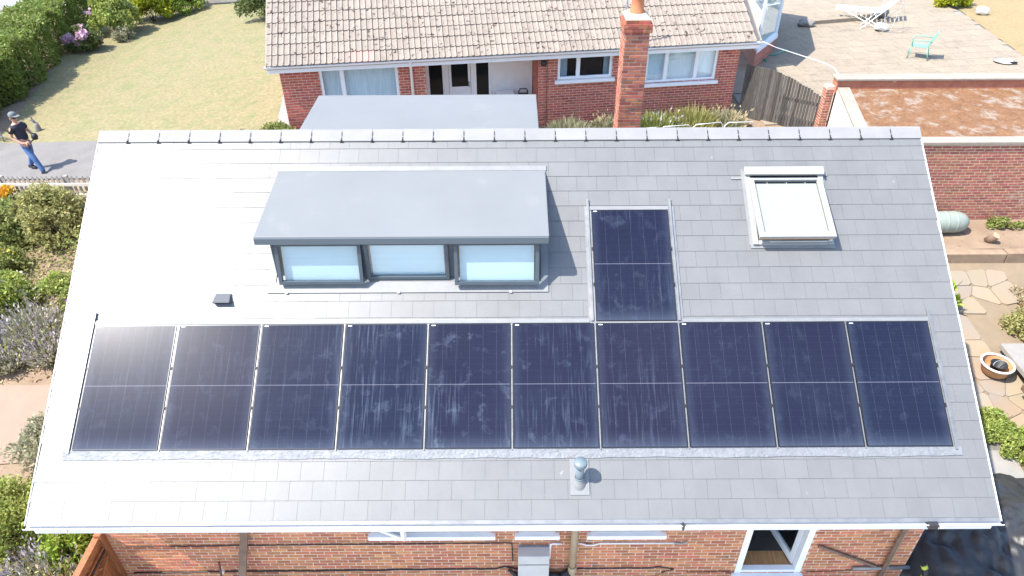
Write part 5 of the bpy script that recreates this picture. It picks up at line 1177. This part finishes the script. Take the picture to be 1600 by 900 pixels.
# ------------------------------------------------------------------ the man on the path
def skin_mesh(name, verts, edges, radii, mat, parent, sub=2, root=0):
    me = bpy.data.meshes.new(name); me.from_pydata([Vector(v) for v in verts], edges, []); o = bpy.data.objects.new(name, me); col.objects.link(o)
    sk = o.modifiers.new('skin', 'SKIN'); sk.use_smooth_shade = True
    for i, rr in enumerate(radii):
        sv_ = me.skin_vertices[0].data[i]; sv_.radius = rr if isinstance(rr, tuple) else (rr, rr); sv_.use_root = (i == root)
    ss = o.modifiers.new('sub', 'SUBSURF'); ss.levels = sub; ss.render_levels = sub
    dg = bpy.context.evaluated_depsgraph_get(); dg.update(); em = bpy.data.meshes.new_from_object(o.evaluated_get(dg)); em.name = name
    bpy.data.objects.remove(o); em.materials.clear(); em.materials.append(mat)
    for p in em.polygons: p.use_smooth = True
    o = bpy.data.objects.new(name, em); W[o.name] = Matrix.Identity(4); link(o, parent, PM); return o
M_skin = pm('skin', (.52, .29, .20), rough=.55); M_shirt = pm('navy_shirt', (.018, .022, .035), (.026, .03, .045), 8, rough=.85); M_jean = pm('blue_denim', (.05, .115, .26), (.085, .165, .34), 9, rough=.85, bump=.2)
px_, py_ = -8.2, 12.9; pz_ = g(px_, py_)+.05
PM = Matrix.Translation((px_, py_, pz_)) @ Matrix.Rotation(R(-18), 4, 'Z')      # local +x: the way he faces
man = thing('person', 'man in navy shirt, jeans and grey cap standing on the path', 'person', (px_, py_, pz_))
V = [(0, 0, .95), (-.02, 0, 1.12), (-.04, 0, 1.30), (-.06, 0, 1.43), (-.06, 0, 1.50), (-.05, 0, 1.58), (-.04, 0, 1.66), (-.05, 0, 1.73),
     (-.05, .19, 1.40), (-.06, .27, 1.16), (.16, .22, 1.06), (.24, .17, 1.08),
     (-.05, -.19, 1.40), (-.10, -.27, 1.14), (.14, -.22, .98), (.24, -.16, .96),
     (-.04, .10, .88), (-.10, .11, .48), (-.30, .11, .08), (.04, -.10, .88), (.26, -.13, .50), (.46, -.15, .09)]
E_ = [(0, 1), (1, 2), (2, 3), (3, 4), (4, 5), (5, 6), (6, 7), (3, 8), (8, 9), (9, 10), (10, 11), (3, 12), (12, 13), (13, 14), (14, 15), (0, 16), (16, 17), (17, 18), (0, 19), (19, 20), (20, 21)]
Rr = [(.13, .12), (.125, .11), (.145, .12), (.10, .09), .055, .075, .092, .07, .062, .048, .04, .036, .062, .048, .04, .036, .085, .06, .042, .085, .06, .042]
skin_mesh('body', V, E_, Rr, M_skin, man)
Vs = [(0, 0, .93), (-.02, 0, 1.10), (-.04, 0, 1.28), (-.058, 0, 1.42), (-.06, 0, 1.475), (-.05, .19, 1.40), (-.058, .25, 1.24), (-.05, -.19, 1.40), (-.085, -.25, 1.23)]
skin_mesh('shirt', Vs, [(0, 1), (1, 2), (2, 3), (3, 4), (3, 5), (5, 6), (3, 7), (7, 8)], [(.17, .155), (.165, .15), (.18, .155), (.13, .12), .075, .085, .075, .085, .075], M_shirt, man)
Vj = [(0, 0, .97), (0, 0, .90), (-.04, .10, .82), (-.10, .11, .48), (-.30, .11, .07), (.04, -.10, .82), (.26, -.13, .50), (.46, -.15, .08)]
skin_mesh('jeans', Vj, [(0, 1), (1, 2), (2, 3), (3, 4), (1, 5), (5, 6), (6, 7)], [(.155, .14), (.155, .14), .105, .082, .068, .105, .082, .068], M_jean, man)
for (sx, sy) in ((-.30, .11), (.46, -.15)):
    Mx = PM @ Matrix.Translation((sx, sy, 0)); m = MB(); m.add([Mx @ Vector(v) for v in ((-.09, -.045, 0), (.17, -.05, 0), (.19, 0, 0), (.17, .05, 0), (-.09, .045, 0), (-.09, -.04, .09), (.03, -.04, .10), (.16, -.03, .05), (.16, .03, .05), (.03, .04, .10), (-.09, .04, .09))], [(4, 3, 2, 1, 0), (0, 1, 7, 6, 5), (3, 4, 10, 9, 8), (1, 2, 7), (2, 3, 8), (2, 8, 7), (5, 6, 9, 10), (6, 7, 8, 9), (0, 5, 10, 4)]); m.build('shoe', M_black, man, bevel=.012)
m = MB(); m.lathe(PM @ Vector((-.045, 0, 1.70)), [(.108, 0), (.108, .03), (.10, .07), (.07, .105), (0, .12)], 20); 
vs_ = [PM @ Vector(v) for v in ((.03, -.09, 1.715), (.16, -.065, 1.70), (.185, 0, 1.705), (.16, .065, 1.70), (.03, .09, 1.715))]; m.add(vs_+[v+Vector((0, 0, .012)) for v in vs_], [(0, 1, 2, 3, 4), (9, 8, 7, 6, 5)]+[(j, j+5, (j+1) % 5+5, (j+1) % 5) for j in range(5)]); m.build('cap', pm('grey_cap', (.15, .165, .165), rough=.9), man)
m = MB(); m.box((.038, -.085, 1.635), (.06, .085, 1.685), PM); m.box((-.06, -.093, 1.655), (.05, -.085, 1.675), PM); m.box((-.06, .085, 1.655), (.05, .093, 1.675), PM); m.build('sunglasses', M_black, man, bevel=.004)
m = MB(); m.add([PM @ Vector(v) for v in ((.045, -.018, 1.60), (.045, .018, 1.60), (.085, 0, 1.605), (.045, 0, 1.655))], [(0, 1, 2), (0, 2, 3), (2, 1, 3)]); m.build('nose', M_skin, man)
m = MB(); m.box((.036, -.03, 1.565), (.048, .03, 1.573), PM); m.build('mouth', pm('lip', (.35, .13, .1), rough=.6), man)
for sy in (-1, 1): MB().lathe(PM @ Vector((-.045, sy*.098, 1.64)), [(0, -.035), (.016, -.02), (.02, 0), (.016, .025), (0, .035)], 10).build('ear', M_skin, man)
for hx, hy, hz, s in ((.24, .17, 1.08, 1), (.24, -.16, .96, -1)):         # hands closed round what he holds
    m = MB(); m.box((hx-.01, hy-.03, hz-.042), (hx+.07, hy+.03, hz+.042), PM)
    h_ = m.build('hand', M_skin, man, bevel=.014)
    for k in range(4):
        zz = hz+.034-.022*k; ln_ = (.045, .055, .052, .04)[k]; inn = -s
        MB().tube([PM @ Vector(p) for p in ((hx+.06, hy+.01*inn, zz), (hx+.085, hy+.015*inn, zz), (hx+.088, hy+(.02+ln_*.5)*inn, zz-.003), (hx+.065, hy+(.02+ln_)*inn, zz-.004))], [.0105, .01, .0095, .008], 8).build('finger', M_skin, h_)
    MB().tube([PM @ Vector(p) for p in ((hx+.0, hy-.02*s, hz+.03), (hx+.03, hy-.05*s, hz+.05), (hx+.065, hy-.055*s, hz+.045))], [.013, .012, .010], 8).build('thumb', M_skin, h_)
dv = thing('handheld_device', 'black handheld device with a long strap held by the man', 'device', PM @ Vector((.29, 0, .95)))
MB().lathe(PM @ Vector((.31, .12, 1.07)), [(0, -.09), (.07, -.08), (.09, 0), (.07, .08), (0, .09)], 16).build('housing', M_black, dv)
MB().tube([PM @ Vector(p) for p in ((.30, .10, 1.02), (.30, -.02, .98), (.305, -.10, .95), (.30, -.16, .93), (.34, -.18, .80))], .018, 8).build('strap', M_black, dv)
